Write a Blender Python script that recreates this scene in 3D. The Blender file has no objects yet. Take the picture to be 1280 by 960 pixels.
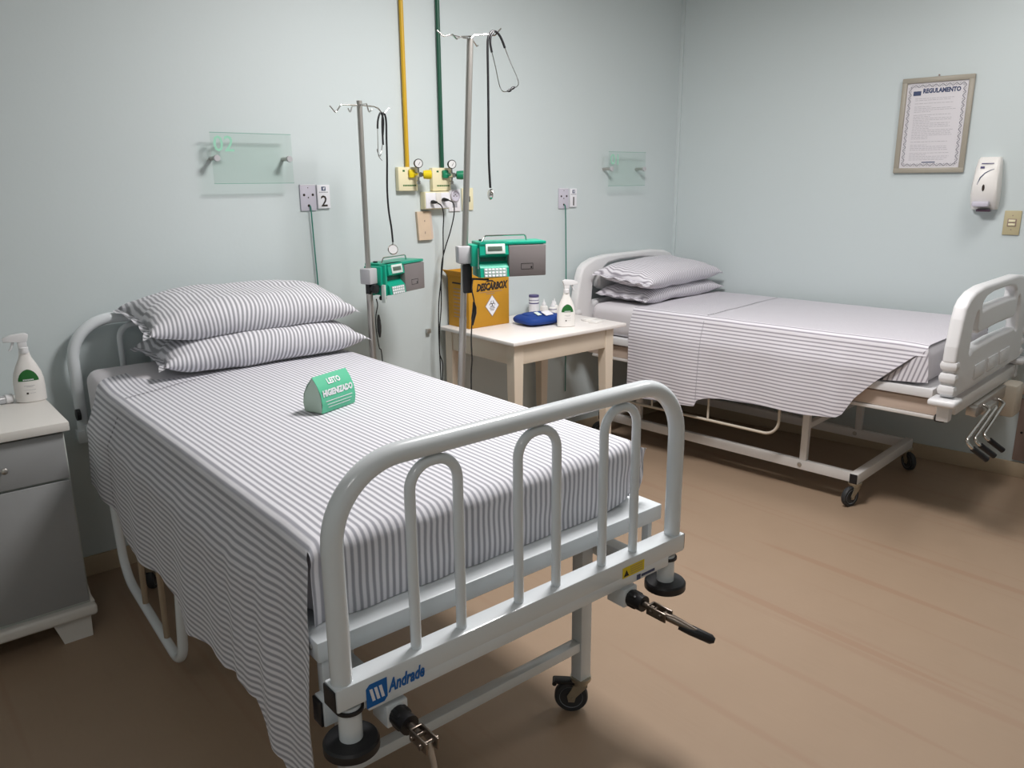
import bpy, bmesh, math, random
from mathutils import Matrix, Vector, noise
C = bpy.context.scene
PI = math.pi
random.seed(7)
# ------------------------------------------------------------------ camera
YAW, PITCH, ROLL, FPX = 0.6977, 0.2538, 0.0088, 979.97
Fv = Vector((math.sin(YAW)*math.cos(PITCH), math.cos(YAW)*math.cos(PITCH), -math.sin(PITCH)))
Rv = Vector((math.cos(YAW), -math.sin(YAW), 0)); Dv = Fv.cross(Rv)
Rr = math.cos(ROLL)*Rv + math.sin(ROLL)*Dv; Dd = -math.sin(ROLL)*Rv + math.cos(ROLL)*Dv
cam_data = bpy.data.cameras.new('camera'); cam = bpy.data.objects.new('camera', cam_data)
C.collection.objects.link(cam); C.camera = cam
cam_data.sensor_width = 36; cam_data.lens = FPX/1280*36; cam_data.clip_start = 0.02
m3 = Matrix((Rr, -Dd, -Fv)).transposed()
cam.matrix_world = Matrix.Translation((0, 0, 1.55)) @ m3.to_4x4()
# ------------------------------------------------------------------ world, lights, exposure
w = bpy.data.worlds.new('world'); C.world = w; w.use_nodes = True
w.node_tree.nodes['Background'].inputs[0].default_value = (.9, .95, 1, 1)
w.node_tree.nodes['Background'].inputs[1].default_value = .3
C.view_settings.view_transform = 'Standard'; C.view_settings.look = 'None'
C.view_settings.gamma = 1; C.view_settings.use_curve_mapping = False
C.view_settings.exposure = 0.14
CEIL = 2.85
LAMPS = [(2.10, 1.80, 54), (3.70, 1.0, 9), (-.7, -.2, 7)]  # last entry is an added fill lamp that brightens the hanging sheet
def lamp_light(x, y, watts):
    ld = bpy.data.lights.new('ceiling_lamp_light', 'AREA'); ld.shape = 'RECTANGLE'
    ld.size = .55; ld.size_y = .55; ld.energy = watts; ld.color = (1.0, .965, .955)
    lo = bpy.data.objects.new('ceiling_lamp_light', ld); C.collection.objects.link(lo)
    lo.location = (x, y, CEIL-.09); return lo
for a in LAMPS: lamp_light(*a)

# ------------------------------------------------------------------ materials
def mat(name, col, rough=.5, metal=0, spec=.5, alpha=1, trans=0, coat=0, bump=None, vary=None, ior=1.45, emit=0, sheen=0):
    m = bpy.data.materials.new(name); m.use_nodes = True; n = m.node_tree; b = n.nodes['Principled BSDF']
    b.inputs['Base Color'].default_value = (*col, 1); b.inputs['Roughness'].default_value = rough
    b.inputs['Metallic'].default_value = metal; b.inputs['Specular IOR Level'].default_value = spec
    b.inputs['Transmission Weight'].default_value = trans; b.inputs['Alpha'].default_value = alpha
    b.inputs['Coat Weight'].default_value = coat; b.inputs['IOR'].default_value = ior
    b.inputs['Sheen Weight'].default_value = sheen
    if emit: b.inputs['Emission Color'].default_value = (*col, 1); b.inputs['Emission Strength'].default_value = emit
    tc = n.nodes.new('ShaderNodeTexCoord')
    if vary:      # (scale, amount): soft colour variation
        ns = n.nodes.new('ShaderNodeTexNoise'); ns.inputs['Scale'].default_value = vary[0]; ns.inputs['Detail'].default_value = 4
        n.links.new(tc.outputs['Object'], ns.inputs['Vector'])
        mx = n.nodes.new('ShaderNodeMix'); mx.data_type = 'RGBA'
        mx.inputs[6].default_value = (*[c*(1-vary[1]) for c in col], 1); mx.inputs[7].default_value = (*[min(1, c*(1+vary[1])) for c in col], 1)
        n.links.new(ns.outputs['Fac'], mx.inputs[0]); n.links.new(mx.outputs[2], b.inputs['Base Color'])
    if bump:      # (scale, strength, distance)
        ns = n.nodes.new('ShaderNodeTexNoise'); ns.inputs['Scale'].default_value = bump[0]; ns.inputs['Detail'].default_value = 3
        n.links.new(tc.outputs['Object'], ns.inputs['Vector'])
        bp = n.nodes.new('ShaderNodeBump'); bp.inputs['Strength'].default_value = bump[1]; bp.inputs['Distance'].default_value = bump[2]
        n.links.new(ns.outputs['Fac'], bp.inputs['Height']); n.links.new(bp.outputs[0], b.inputs['Normal'])
    return m
def stripes(name, period, frac, c_light, c_dark, soft=.08):
    m = bpy.data.materials.new(name); m.use_nodes = True; n = m.node_tree; b = n.nodes['Principled BSDF']
    b.inputs['Roughness'].default_value = .85; b.inputs['Sheen Weight'].default_value = .15
    uv = n.nodes.new('ShaderNodeUVMap'); uv.uv_map = 'UVMap'
    sp = n.nodes.new('ShaderNodeSeparateXYZ'); n.links.new(uv.outputs[0], sp.inputs[0])
    def math_(op, a, bb):
        q = n.nodes.new('ShaderNodeMath'); q.operation = op
        for i, v in enumerate((a, bb)):
            if isinstance(v, (int, float)): q.inputs[i].default_value = v
            elif v is not None: n.links.new(v, q.inputs[i])
        return q.outputs[0]
    t = math_('FRACT', math_('DIVIDE', sp.outputs[0], period), None)
    d = math_('ABSOLUTE', math_('SUBTRACT', t, .5), None)          # 0 at stripe centre, .5 between
    mr = n.nodes.new('ShaderNodeMapRange'); mr.inputs['From Min'].default_value = frac/2+soft; mr.inputs['From Max'].default_value = frac/2-soft
    n.links.new(d, mr.inputs['Value'])
    mx = n.nodes.new('ShaderNodeMix'); mx.data_type = 'RGBA'; mx.inputs[6].default_value = (*c_light, 1); mx.inputs[7].default_value = (*c_dark, 1)
    n.links.new(mr.outputs[0], mx.inputs[0]); n.links.new(mx.outputs[2], b.inputs['Base Color'])
    tc = n.nodes.new('ShaderNodeTexCoord'); ns = n.nodes.new('ShaderNodeTexNoise'); ns.inputs['Scale'].default_value = 14; ns.inputs['Detail'].default_value = 5
    n.links.new(tc.outputs['Object'], ns.inputs['Vector'])
    bp = n.nodes.new('ShaderNodeBump'); bp.inputs['Strength'].default_value = .35; bp.inputs['Distance'].default_value = .008
    n.links.new(ns.outputs['Fac'], bp.inputs['Height']); n.links.new(bp.outputs[0], b.inputs['Normal'])
    return m
def clear_mat(name, tint):
    m = bpy.data.materials.new(name); m.use_nodes = True; n = m.node_tree; n.nodes.remove(n.nodes['Principled BSDF'])
    tr = n.nodes.new('ShaderNodeBsdfTransparent'); tr.inputs[0].default_value = (*tint, 1)
    gl = n.nodes.new('ShaderNodeBsdfGlossy'); gl.inputs['Roughness'].default_value = .05
    mx = n.nodes.new('ShaderNodeMixShader'); mx.inputs[0].default_value = .045; n.links.new(tr.outputs[0], mx.inputs[1]); n.links.new(gl.outputs[0], mx.inputs[2])
    n.links.new(mx.outputs[0], n.nodes['Material Output'].inputs[0]); return m
def floor_mat():
    m = bpy.data.materials.new('vinyl_floor'); m.use_nodes = True; n = m.node_tree; b = n.nodes['Principled BSDF']
    b.inputs['Roughness'].default_value = .42; b.inputs['Specular IOR Level'].default_value = .4
    tc = n.nodes.new('ShaderNodeTexCoord')
    def nz(sx, sy, sc, det, lo, hi):
        mp = n.nodes.new('ShaderNodeMapping'); mp.inputs['Scale'].default_value = (sx, sy, 1); n.links.new(tc.outputs['Object'], mp.inputs[0])
        t = n.nodes.new('ShaderNodeTexNoise'); t.inputs['Scale'].default_value = sc; t.inputs['Detail'].default_value = det; n.links.new(mp.outputs[0], t.inputs['Vector'])
        r = n.nodes.new('ShaderNodeMapRange'); r.inputs['From Min'].default_value = lo; r.inputs['From Max'].default_value = hi; n.links.new(t.outputs['Fac'], r.inputs['Value'])
        return r.outputs[0]
    def mix(f, a, c):
        x = n.nodes.new('ShaderNodeMix'); x.data_type = 'RGBA'
        n.links.new(f, x.inputs[0])
        for i, v in ((6, a), (7, c)):
            if isinstance(v, tuple): x.inputs[i].default_value = (*v, 1)
            else: n.links.new(v, x.inputs[i])
        return x.outputs[2]
    base = mix(nz(1, 1, 5, 6, .3, .7), (.352, .254, .176), (.378, .274, .191))
    fine = mix(nz(90, 4, 1, 3, .35, .65), base, (.367, .265, .184))
    st = mix(nz(15, .55, 1, 2, .60, .70), fine, (.352, .243, .168))       # thin reddish streaks along the room
    st2 = mix(nz(8.5, .35, 1.3, 1, .66, .72), st, (.348, .232, .158))
    n.links.new(st2, b.inputs['Base Color'])
    return m
M = dict(
 wall=mat('wall_paint', (.595, .662, .668), .55, bump=(60, .12, .002), vary=(1.1, .015)),
 ceil=mat('ceiling_paint', (.80, .80, .78), .8),
 floor=floor_mat(),
 skirt=mat('baseboard_vinyl', (.50, .40, .28), .5, vary=(6, .05)),
 enamel=mat('white_enamel', (.72, .765, .79), .22, coat=.3),
 enamel2=mat('offwhite_enamel', (.72, .70, .68), .35),
 deck=mat('deck_white', (.70, .745, .77), .3),
 plastic=mat('white_plastic', (.78, .78, .79), .33),
 offplastic=mat('cream_plastic', (.62, .56, .47), .4),
 black=mat('black_rubber', (.012, .012, .014), .4),
 blackg=mat('black_plastic', (.02, .02, .02), .25),
 tyre=mat('grey_rubber', (.03, .032, .035), .55),
 hub=mat('grey_hub', (.22, .24, .26), .45),
 steel=mat('brushed_steel', (.50, .48, .45), .35, metal=.85),
 chrome=mat('chrome', (.62, .60, .57), .15, metal=1),
 bronze=mat('dark_bronze_steel', (.22, .185, .155), .3, metal=.9),
 galv=mat('galvanised_steel', (.42, .38, .30), .35, metal=.8),
 table=mat('cream_paint', (.74, .64, .52), .45, vary=(8, .03)),
 tabletop=mat('white_laminate', (.84, .80, .77), .35),
 ns=mat('nightstand_grey', (.33, .34, .345), .55),
 nsw=mat('nightstand_white', (.74, .72, .68), .45),
 nsedge=mat('nightstand_edge', (.56, .60, .56), .5),
 card=mat('yellow_cardboard', (.52, .255, .015), .7, vary=(12, .06)),
 ink=mat('dark_ink', (.03, .02, .015), .7),
 blueink=mat('blue_ink', (.0, .12, .42), .5),
 softink=mat('soft_grey_ink', (.44, .43, .46), .7),
 grayink=mat('grey_ink', (.33, .33, .36), .7),
 yel=mat('yellow_plastic', (.78, .60, .01), .35),
 yelpipe=mat('yellow_pipe_paint', (.62, .38, .02), .4),
 grn=mat('green_plastic', (.01, .22, .11), .35),
 grnpipe=mat('green_pipe_paint', (.012, .085, .05), .4),
 cream=mat('cream_box', (.80, .74, .50), .45),
 white=mat('white_paper', (.80, .80, .84), .6),
 lilac=mat('lilac_plate', (.58, .56, .64), .45),
 beige=mat('beige_plate', (.50, .44, .27), .5),
 pump=mat('pump_green', (.005, .34, .22), .35),
 pumpd=mat('pump_dark_green', (.004, .10, .07), .4),
 pumpg=mat('pump_grey', (.20, .18, .18), .45),
 pale=mat('pale_panel', (.68, .76, .72), .5),
 keypad=mat('keypad_grey_green', (.30, .42, .38), .45),
 lcd=mat('lcd', (.10, .14, .11), .3),
 clampg=mat('clamp_grey', (.50, .50, .52), .45),
 signg=mat('sign_green', (.10, .50, .30), .4),
 signw=mat('sign_inner', (.52, .66, .56), .6),
 acr=clear_mat('clear_acrylic', (.955, .985, .97)),
 num=mat('pale_green_vinyl', (.33, .66, .50), .4),
 glassedge=mat('glass_edge', (.18, .40, .33), .2),
 gauge=mat('gauge_face', (.75, .75, .75), .4),
 matt=mat('white_bedding', (.68, .66, .69), .9, bump=(25, .3, .004), sheen=.1),
 blue=mat('blue_wrap', (.006, .045, .25), .65, bump=(30, .5, .006)),
 bottle=mat('bottle_white', (.84, .82, .79), .35),
 lgreen=mat('label_green', (.015, .13, .025), .5),
 frame=mat('frame_grey_wood', (.36, .33, .27), .4),
 paper=mat('document_paper', (.70, .68, .71), .35, coat=.4),
 navy=mat('navy_ink', (.04, .06, .14), .5),
 tube=mat('clear_plastic', (.80, .80, .82), .15, trans=.6),
 brown=mat('brown_panel', (.30, .22, .19), .5, vary=(5, .05)),
 rail=mat('rail_brass', (.42, .34, .25), .3, metal=.4),
 stitch=mat('dark_stitching', (.06, .06, .07), .8),
 greencord=mat('green_cord', (.02, .20, .15), .5),
 pinkwood=mat('beige_board', (.62, .50, .42), .45),
 woodtan=mat('tan_card', (.66, .52, .38), .6, vary=(20, .12)),
 purple=mat('purple_ink', (.09, .08, .20), .5),
 soapbase=mat('smoked_plastic', (.10, .06, .09), .2),
 light=mat('lamp_diffuser', (1, .98, .96), .5, emit=2.2),
 str1=stripes('striped_cotton', .0165, .46, (.80, .795, .845), (.36, .365, .41), .10),
 str2=stripes('striped_cotton_fine', .0175, .34, (.76, .74, .79), (.30, .28, .32), .12),
 str3=stripes('striped_pillowcase', .0160, .50, (.78, .775, .82), (.32, .325, .35), .10),
)
# ------------------------------------------------------------------ object helpers
ROOT = {}
UVR = Matrix.Rotation(.0901, 4, 'Z')           # the far bed stands at this angle
def empty(name, loc, rz=0, label=None, cat=None, group=None):
    o = bpy.data.objects.new(name, None); C.collection.objects.link(o); o.empty_display_size = .05
    o.location = loc; o.rotation_euler = (0, 0, rz)
    ROOT[o.name] = Matrix.Translation(loc) @ Matrix.Rotation(rz, 4, 'Z')
    tag(o, label, cat, group); return o
def tag(o, label=None, cat=None, group=None, kind=None):
    if label: o['label'] = label
    if cat: o['category'] = cat
    if group: o['group'] = group
    if kind: o['kind'] = kind
    return o
def obj(name, bm, m, parent=None, frame='local', smooth=True, label=None):
    """frame: local (coordinates of the parent), world, or uv (the far bed's frame)"""
    root = parent
    while root is not None and root.parent is not None: root = root.parent
    if frame == 'uv': bm.transform(UVR)
    if root is not None and frame != 'local': bm.transform(ROOT[root.name].inverted())
    bmesh.ops.recalc_face_normals(bm, faces=bm.faces)
    me = bpy.data.meshes.new(name); bm.to_mesh(me); bm.free()
    for mm in (m if isinstance(m, (list, tuple)) else [m]): me.materials.append(M[mm])
    if smooth:
        for p in me.polygons: p.use_smooth = True
        me.set_sharp_from_angle(angle=math.radians(38))
    o = bpy.data.objects.new(name, me); C.collection.objects.link(o)
    if parent is not None: o.parent = parent
    if label: o['label'] = label
    return o
def thing(name, bm, m, label, cat, group=None, loc=(0, 0, 0), rz=0, smooth=True):
    """one-mesh thing, mesh built about its own origin"""
    o = obj(name, bm, m, None, smooth=smooth); o.location = loc; o.rotation_euler = (0, 0, rz)
    ROOT[o.name] = Matrix.Translation(loc) @ Matrix.Rotation(rz, 4, 'Z')
    return tag(o, label, cat, group)
def struct(name, bm, m):
    o = obj(name, bm, m); o['kind'] = 'structure'; ROOT[o.name] = Matrix(); return o
def NB(): return bmesh.new()
def box(bm, x0, x1, y0, y1, z0, z1, bev=.003, mtx=None, mi=0, seg=2):
    r = bmesh.ops.create_cube(bm, size=1); vs = r['verts']
    for v in vs: v.co = Vector((x0+(v.co.x+.5)*(x1-x0), y0+(v.co.y+.5)*(y1-y0), z0+(v.co.z+.5)*(z1-z0)))
    fs = {f for v in vs for f in v.link_faces}
    for f in fs: f.material_index = mi
    if bev:
        es = list({e for v in vs for e in v.link_edges})
        rr = bmesh.ops.bevel(bm, geom=es, offset=bev, segments=seg, affect='EDGES', profile=.5)
        vs = list({v for f in rr['faces'] for v in f.verts} | {v for v in vs if v.is_valid})
        for f in rr['faces']: f.material_index = mi
    if mtx is not None:
        for v in vs: v.co = mtx @ v.co
    return vs
def rbox(bm, c, sx, sy, sz, bev=.003, rot=None, mi=0):
    """box about a centre, with an optional rotation matrix"""
    mt = Matrix.Translation(c) @ (rot.to_4x4() if rot is not None else Matrix())
    return box(bm, -sx/2, sx/2, -sy/2, sy/2, -sz/2, sz/2, bev, mt, mi)
def fillet(pts, r, n=6, closed=False):
    P = [Vector(p) for p in pts]; out = []; N = len(P)
    for i, p in enumerate(P):
        if not closed and i in (0, N-1): out.append(p); continue
        a = P[(i-1) % N]-p; b = P[(i+1) % N]-p
        la, lb = a.length, b.length; a.normalize(); b.normalize()
        rr = r[i] if isinstance(r, (list, tuple)) else r
        ang = a.angle(b)
        if rr <= 0 or ang > PI-.02: out.append(p); continue
        t = min(rr/math.tan(ang/2), la*.49 if (closed or i > 1) else la*.98, lb*.49 if (closed or i < N-2) else lb*.98)
        rr = t*math.tan(ang/2); bis = (a+b).normalized(); cen = p+bis*(rr/math.sin(ang/2))
        s = p+a*t-cen; e = p+b*t-cen
        for k in range(n+1):
            th = s.angle(e); f = k/n
            q = (s*math.sin((1-f)*th)+e*math.sin(f*th))/math.sin(th) if th > 1e-4 else s
            out.append(cen+q)
    return out
def tube(bm, pts, r, seg=12, closed=False, cap=True, mi=0):
    P = [Vector(p) for p in pts]; N = len(P)
    def tan(i):
        if closed: return (P[(i+1) % N]-P[(i-1) % N]).normalized()
        return (P[min(i+1, N-1)]-P[max(i-1, 0)]).normalized()
    t0 = tan(0); up = Vector((0, 0, 1)) if abs(t0.z) < .9 else Vector((1, 0, 0))
    nrm = (up-t0*up.dot(t0)).normalized(); rings = []
    for i in range(N):
        t = tan(i); nrm = (nrm-t*nrm.dot(t)).normalized(); bi = t.cross(nrm)
        ri = r[i] if isinstance(r, (list, tuple)) else r
        rings.append([bm.verts.new(P[i]+nrm*(ri*math.cos(2*PI*k/seg))+bi*(ri*math.sin(2*PI*k/seg))) for k in range(seg)])
    for i in range(N if closed else N-1):
        a, b = rings[i], rings[(i+1) % N]
        off = 0
        if closed and i == N-1:
            off = min(range(seg), key=lambda o: (a[0].co-b[o].co).length)
        for k in range(seg):
            f = bm.faces.new((a[k], a[(k+1) % seg], b[(k+1+off) % seg], b[(k+off) % seg])); f.material_index = mi
    if cap and not closed:
        for rg in (rings[0][::-1], rings[-1]):
            f = bm.faces.new(rg); f.material_index = mi
def cyl(bm, p0, p1, r0, r1=None, seg=20, mi=0):
    tube(bm, [p0, p1], [r0, r0 if r1 is None else r1], seg, mi=mi)
def lathe(bm, prof, c=(0, 0, 0), axis=(0, 0, 1), seg=28, mi=0, sx=1, sy=1):
    """revolve (radius, height) pairs about an axis through c"""
    q = Vector((0, 0, 1)).rotation_difference(Vector(axis)).to_matrix(); c = Vector(c); rings = []
    for r, h in prof:
        rings.append([bm.verts.new(c+q @ Vector((max(r, 1e-5)*math.cos(2*PI*k/seg)*sx, max(r, 1e-5)*math.sin(2*PI*k/seg)*sy, h))) for k in range(seg)])
    for a, b in zip(rings, rings[1:]):
        for k in range(seg):
            f = bm.faces.new((a[k], a[(k+1) % seg], b[(k+1) % seg], b[k])); f.material_index = mi
    for rg in (rings[0][::-1], rings[-1]):
        f = bm.faces.new(rg); f.material_index = mi
def prism(bm, poly, y0, y1, mi=0, mtx=None, bev=0):
    """extrude a polygon given in x,z from y0 to y1"""
    a = [bm.verts.new((x, y0, z)) for x, z in poly]; b = [bm.verts.new((x, y1, z)) for x, z in poly]; n = len(poly)
    fs = [bm.faces.new(a), bm.faces.new(b[::-1])]+[bm.faces.new((a[i], b[i], b[(i+1) % n], a[(i+1) % n])) for i in range(n)]
    for f in fs: f.material_index = mi
    vs = a+b
    if bev:
        es = list({e for v in vs for e in v.link_edges})
        rr = bmesh.ops.bevel(bm, geom=es, offset=bev, segments=2, affect='EDGES', profile=.5)
        vs = list({v for f in rr['faces'] for v in f.verts} | {v for v in vs if v.is_valid})
    if mtx is not None:
        for v in vs: v.co = mtx @ v.co
def curve_plate(outline, holes, depth, bevel):
    """flat plate with holes (x,z polygons), thickness along y, rounded edges; returns a bmesh"""
    cu = bpy.data.curves.new('tmp', 'CURVE'); cu.dimensions = '2D'; cu.fill_mode = 'BOTH'; cu.extrude = depth/2-bevel; cu.bevel_depth = bevel; cu.bevel_resolution = 3; cu.offset = -bevel
    for poly in [outline]+holes:
        s = cu.splines.new('POLY'); s.points.add(len(poly)-1); s.use_cyclic_u = True
        for i, (x, z) in enumerate(poly): s.points[i].co = (x, z, 0, 1)
    o = bpy.data.objects.new('tmp', cu); C.collection.objects.link(o)
    dg = bpy.context.evaluated_depsgraph_get(); me = bpy.data.meshes.new_from_object(o.evaluated_get(dg))
    bm = bmesh.new(); bm.from_mesh(me); bpy.data.objects.remove(o); bpy.data.curves.remove(cu); bpy.data.meshes.remove(me)
    bm.transform(Matrix.Rotation(PI/2, 4, 'X')); return bm
def letters(body, size, mtx, m, parent, name='lettering', align='CENTER', bold=0, shear=0, depth=.0004, sx=1):
    cu = bpy.data.curves.new('tmp', 'FONT'); cu.body = body; cu.size = size; cu.align_x = align; cu.align_y = 'CENTER'
    cu.extrude = depth; cu.offset = bold; cu.shear = shear; cu.resolution_u = 2
    o = bpy.data.objects.new('tmp', cu); C.collection.objects.link(o)
    dg = bpy.context.evaluated_depsgraph_get(); me = bpy.data.meshes.new_from_object(o.evaluated_get(dg))
    bm = bmesh.new(); bm.from_mesh(me); bpy.data.objects.remove(o); bpy.data.curves.remove(cu); bpy.data.meshes.remove(me)
    bm.transform(mtx @ Matrix.Diagonal((sx, 1, 1, 1)))
    return obj(name, bm, m, parent, smooth=False)
def up_face(x, y, z):   # text standing in the x-z plane, read from -y
    return Matrix.Translation((x, y, z)) @ Matrix.Rotation(PI/2, 4, 'X')
def join_flat(bm, x0, x1, z0, z1, y, th=.0008, mi=0):
    box(bm, x0, x1, y-th, y, z0, z1, 0, mi=mi)

# ================================================================== THE ROOM
W1 = 3.353
WX, WY = 4.222, 3.353                      # the corner
WD = Vector((.165, -.986, 0)).normalized() # along the right wall, towards the camera side
WN = Vector((-.986, -.165, 0)).normalized()
RW = math.atan2(WD.y, WD.x)                # wall-local frame: x along, y into the wall
def wallpt(s, z=0, off=0): return Vector((WX, WY, z))+WD*s+WN*off
XL, YF = -1.6, -1.9
e = wallpt((WY-YF)/.986)
bm = NB(); box(bm, XL-.1, e.x+.3, YF-.1, W1+.1, -.1, 0, 0); struct('floor', bm, 'floor')
bm = NB(); box(bm, XL-.1, e.x+.3, YF-.1, W1+.1, CEIL, CEIL+.1, 0); struct('ceiling', bm, 'ceil')
bm = NB(); box(bm, XL-.1, WX+.12, W1, W1+.1, 0, CEIL, 0); struct('wall_back', bm, 'wall')
bm = NB(); L_ = (WY-YF)/.986+.1
box(bm, -.05, L_, 0, .1, 0, CEIL, 0, Matrix.Translation((WX, WY, 0)) @ Matrix.Rotation(RW, 4, 'Z')); struct('wall_right', bm, 'wall')
bm = NB(); box(bm, XL-.1, XL, YF, W1, 0, CEIL, 0); struct('wall_left', bm, 'wall')
bm = NB(); box(bm, XL, e.x+.2, YF-.1, YF, 0, CEIL, 0); struct('wall_front', bm, 'wall')
WM = Matrix.Translation((WX, WY, 0)) @ Matrix.Rotation(RW, 4, 'Z')
bm = NB(); box(bm, XL, WX-.01, W1-.012, W1, 0, .083, .003); struct('baseboard_back', bm, 'skirt')
bm = NB(); box(bm, .01, L_-.1, -.012, 0, 0, .083, .003, WM); struct('baseboard_right', bm, 'skirt')
bm = NB(); box(bm, -.026, .0, -.014, .012, .08, CEIL, .002, WM @ Matrix.Translation((.018, 0, 0))); struct('trim_1', bm, 'wall')
# brown wooden protection board and rail on the right wall, low, near the picture's edge
bm = NB(); box(bm, 2.075, 3.0, -.018, 0, .095, .43, .003, WM)
for s in (2.10, 2.5): cyl(bm, WM @ Vector((s, -.02, .25)), WM @ Vector((s, -.016, .25)), .006, mi=1)
struct('trim_2', bm, ['brown', 'black'])
bm = NB(); box(bm, 2.02, 3.0, -.03, 0, .455, .50, .008, WM); struct('trim_3', bm, 'pinkwood')
# ceiling lamps (fixtures above the frame; the last one houses an added fill light)
for i, (x, y, _) in enumerate(LAMPS):
    t = empty('ceiling_light', (x, y, CEIL), 0, ['square white ceiling light above the near bed', 'square white ceiling light above the far bed', 'added square fill light, unseen, behind the foot of the nearer bed'][i], 'light', 'ceiling lights')
    bm = NB(); box(bm, -.31, .31, -.31, .31, -.06, -.001, .006); obj('lamp_housing', bm, 'plastic', t)
    bm = NB(); box(bm, -.285, .285, -.285, .285, -.072, -.0605, .004); obj('diffuser', bm, 'light', t)

# ================================================================== casters and shared bed pieces
def caster(parent, x, y, ztop, ang, frame, R=.05, brake=True):
    """swivel caster, wheel on the floor; ang = direction in which the wheel trails"""
    mt = Matrix.Translation((x, y, 0)) @ Matrix.Rotation(ang, 4, 'Z')
    c = obj('caster', (lambda b: (lathe(b, [(.026, ztop-.012), (.031, ztop-.010), (.031, ztop), (.02, ztop)]), lathe(b, [(.018, ztop-.026), (.023, ztop-.024), (.023, ztop-.014), (.018, ztop-.013)]), b.transform(mt), b)[-1])(NB()), 'galv', parent, frame)
    b = NB(); off = .028
    for s in (-1, 1):
        pl = [(-.020, ztop-.026), (.022, ztop-.026), (off+.012, R+.008), (off+.008, R-.012), (off-.010, R-.012), (off-.014, R+.004)]
        prism(b, pl, s*.017-.0016, s*.017+.0016)
    box(b, -.020, .024, -.017, .017, ztop-.029, ztop-.025, 0)
    cyl(b, (off, -.022, R), (off, .022, R), .006, seg=12); b.transform(mt); obj('fork', b, 'galv', c, frame)
    b = NB(); lathe(b, [(R-.016, -.011), (R-.003, -.012), (R, -.007), (R, .007), (R-.003, .012), (R-.016, .011)], (off, 0, R), (0, 1, 0), 32)
    lathe(b, [(.001, -.009), (R-.018, -.009), (R-.015, -.0125), (R-.015, .0125), (R-.018, .009), (.001, .009)], (off, 0, R), (0, 1, 0), 32, mi=1)
    b.transform(mt); obj('wheel', b, ['tyre', 'hub'], c, frame)
    if brake:
        b = NB(); box(b, off-.01, off+.05, -.014, .014, 2*R-.006, 2*R+.006, .003); cyl(b, (off+.05, -.016, 2*R-.004), (off+.05, .016, 2*R-.004), .007, seg=10)
        b.transform(mt); obj('brake_pedal', b, 'black', c, frame)
    return c

# ================================================================== NEAR BED
bed = empty('hospital_bed', (1.08, 2.25, 0), 0, 'nearer white hospital bed with a curved tube footboard and three hoops', 'bed', 'hospital beds')
FY, PL, PR, RZ = 1.225, .592, 1.589, .620          # footboard plane, post positions, top of the lower rail
def tube_board(name, y, zrail, lift=0, foot=True):
    b = NB(); tube(b, fillet([(PL, y, zrail-.03), (PL, y, 1.050), (PR, y, 1.050), (PR, y, zrail-.03)], .150, 12), .0215, 20)
    fb = obj(name, b, 'enamel', bed, 'world')
    for cx in (.8215, 1.0995, 1.371):
        b = NB(); hw = .058
        tube(b, fillet([(cx-hw, y, zrail-.005), (cx-hw, y, 1.017), (cx+hw, y, 1.017), (cx+hw, y, zrail-.005)], .053, 8), .0115, 14)
        obj('hoop', b, 'enamel', fb, 'world')
    return fb
fb = tube_board('footboard', FY, RZ)
b = NB(); box(b, .567, 1.614, FY-.025, FY+.025, RZ-.05, RZ, .004); obj('lower_rail', b, 'enamel', fb, 'world')
for x in (.567, 1.614):
    b = NB(); s = -1 if x < 1 else 1; box(b, min(x, x+s*.004), max(x, x+s*.004), FY-.022, FY+.022, RZ-.047, RZ-.003, .001); obj('end_cap', b, 'black', fb, 'world')
b = NB(); box(b, .633, 1.548, FY-.0252, FY-.012, .546, RZ-.044, .002)
apron = obj('apron', b, 'enamel', fb, 'world')
# maker's logo and name
YL = FY-.0254
b = NB()
prism(b, [(.629, .553), (.629, .596), (.637, .604), (.676, .604), (.676, .562), (.668, .553)], YL-.0006, YL)
lg = obj('maker_logo', b, 'blueink', bed, 'world', smooth=False, label='blue logo badge with three white strokes')
for k in range(3):
    b = NB(); x = .637+k*.0105; prism(b, [(x+.005, .565), (x+.0115, .565), (x+.0055, .593), (x-.001, .593)], YL-.0011, YL-.0006)
    obj('logo_stroke', b, 'white', lg, 'world', smooth=False)
letters('Andrade', .040, Matrix.Translation((.6795-1.08, YL-.0004-2.25, .580)) @ Matrix.Rotation(PI/2, 4, 'X'), 'blueink', bed, 'maker_name', 'LEFT', .0012, .25, sx=.60)
b = NB(); join_flat(b, 1.365, 1.447, .571, .600, YL); st = obj('warning_sticker', b, 'yel', bed, 'world', smooth=False, label='yellow warning sticker')
b = NB(); prism(b, [(1.369, .575), (1.388, .575), (1.3785, .592)], YL-.0014, YL-.0008); obj('warning_triangle', b, 'ink', st, 'world', smooth=False)
for k in range(4):
    b = NB(); join_flat(b, 1.393, 1.440, .5945-k*.006, .5958-k*.006, YL-.0008, .0005); obj('print_line', b, 'brown', st, 'world', smooth=False)
b = NB(); join_flat(b, 1.420, 1.434, .549, .563, YL); obj('small_plate', b, 'navy', bed, 'world', smooth=False)
b = NB(); join_flat(b, 1.438, 1.490, .553, .560, YL); obj('small_print', b, 'navy', bed, 'world', smooth=False)
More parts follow.
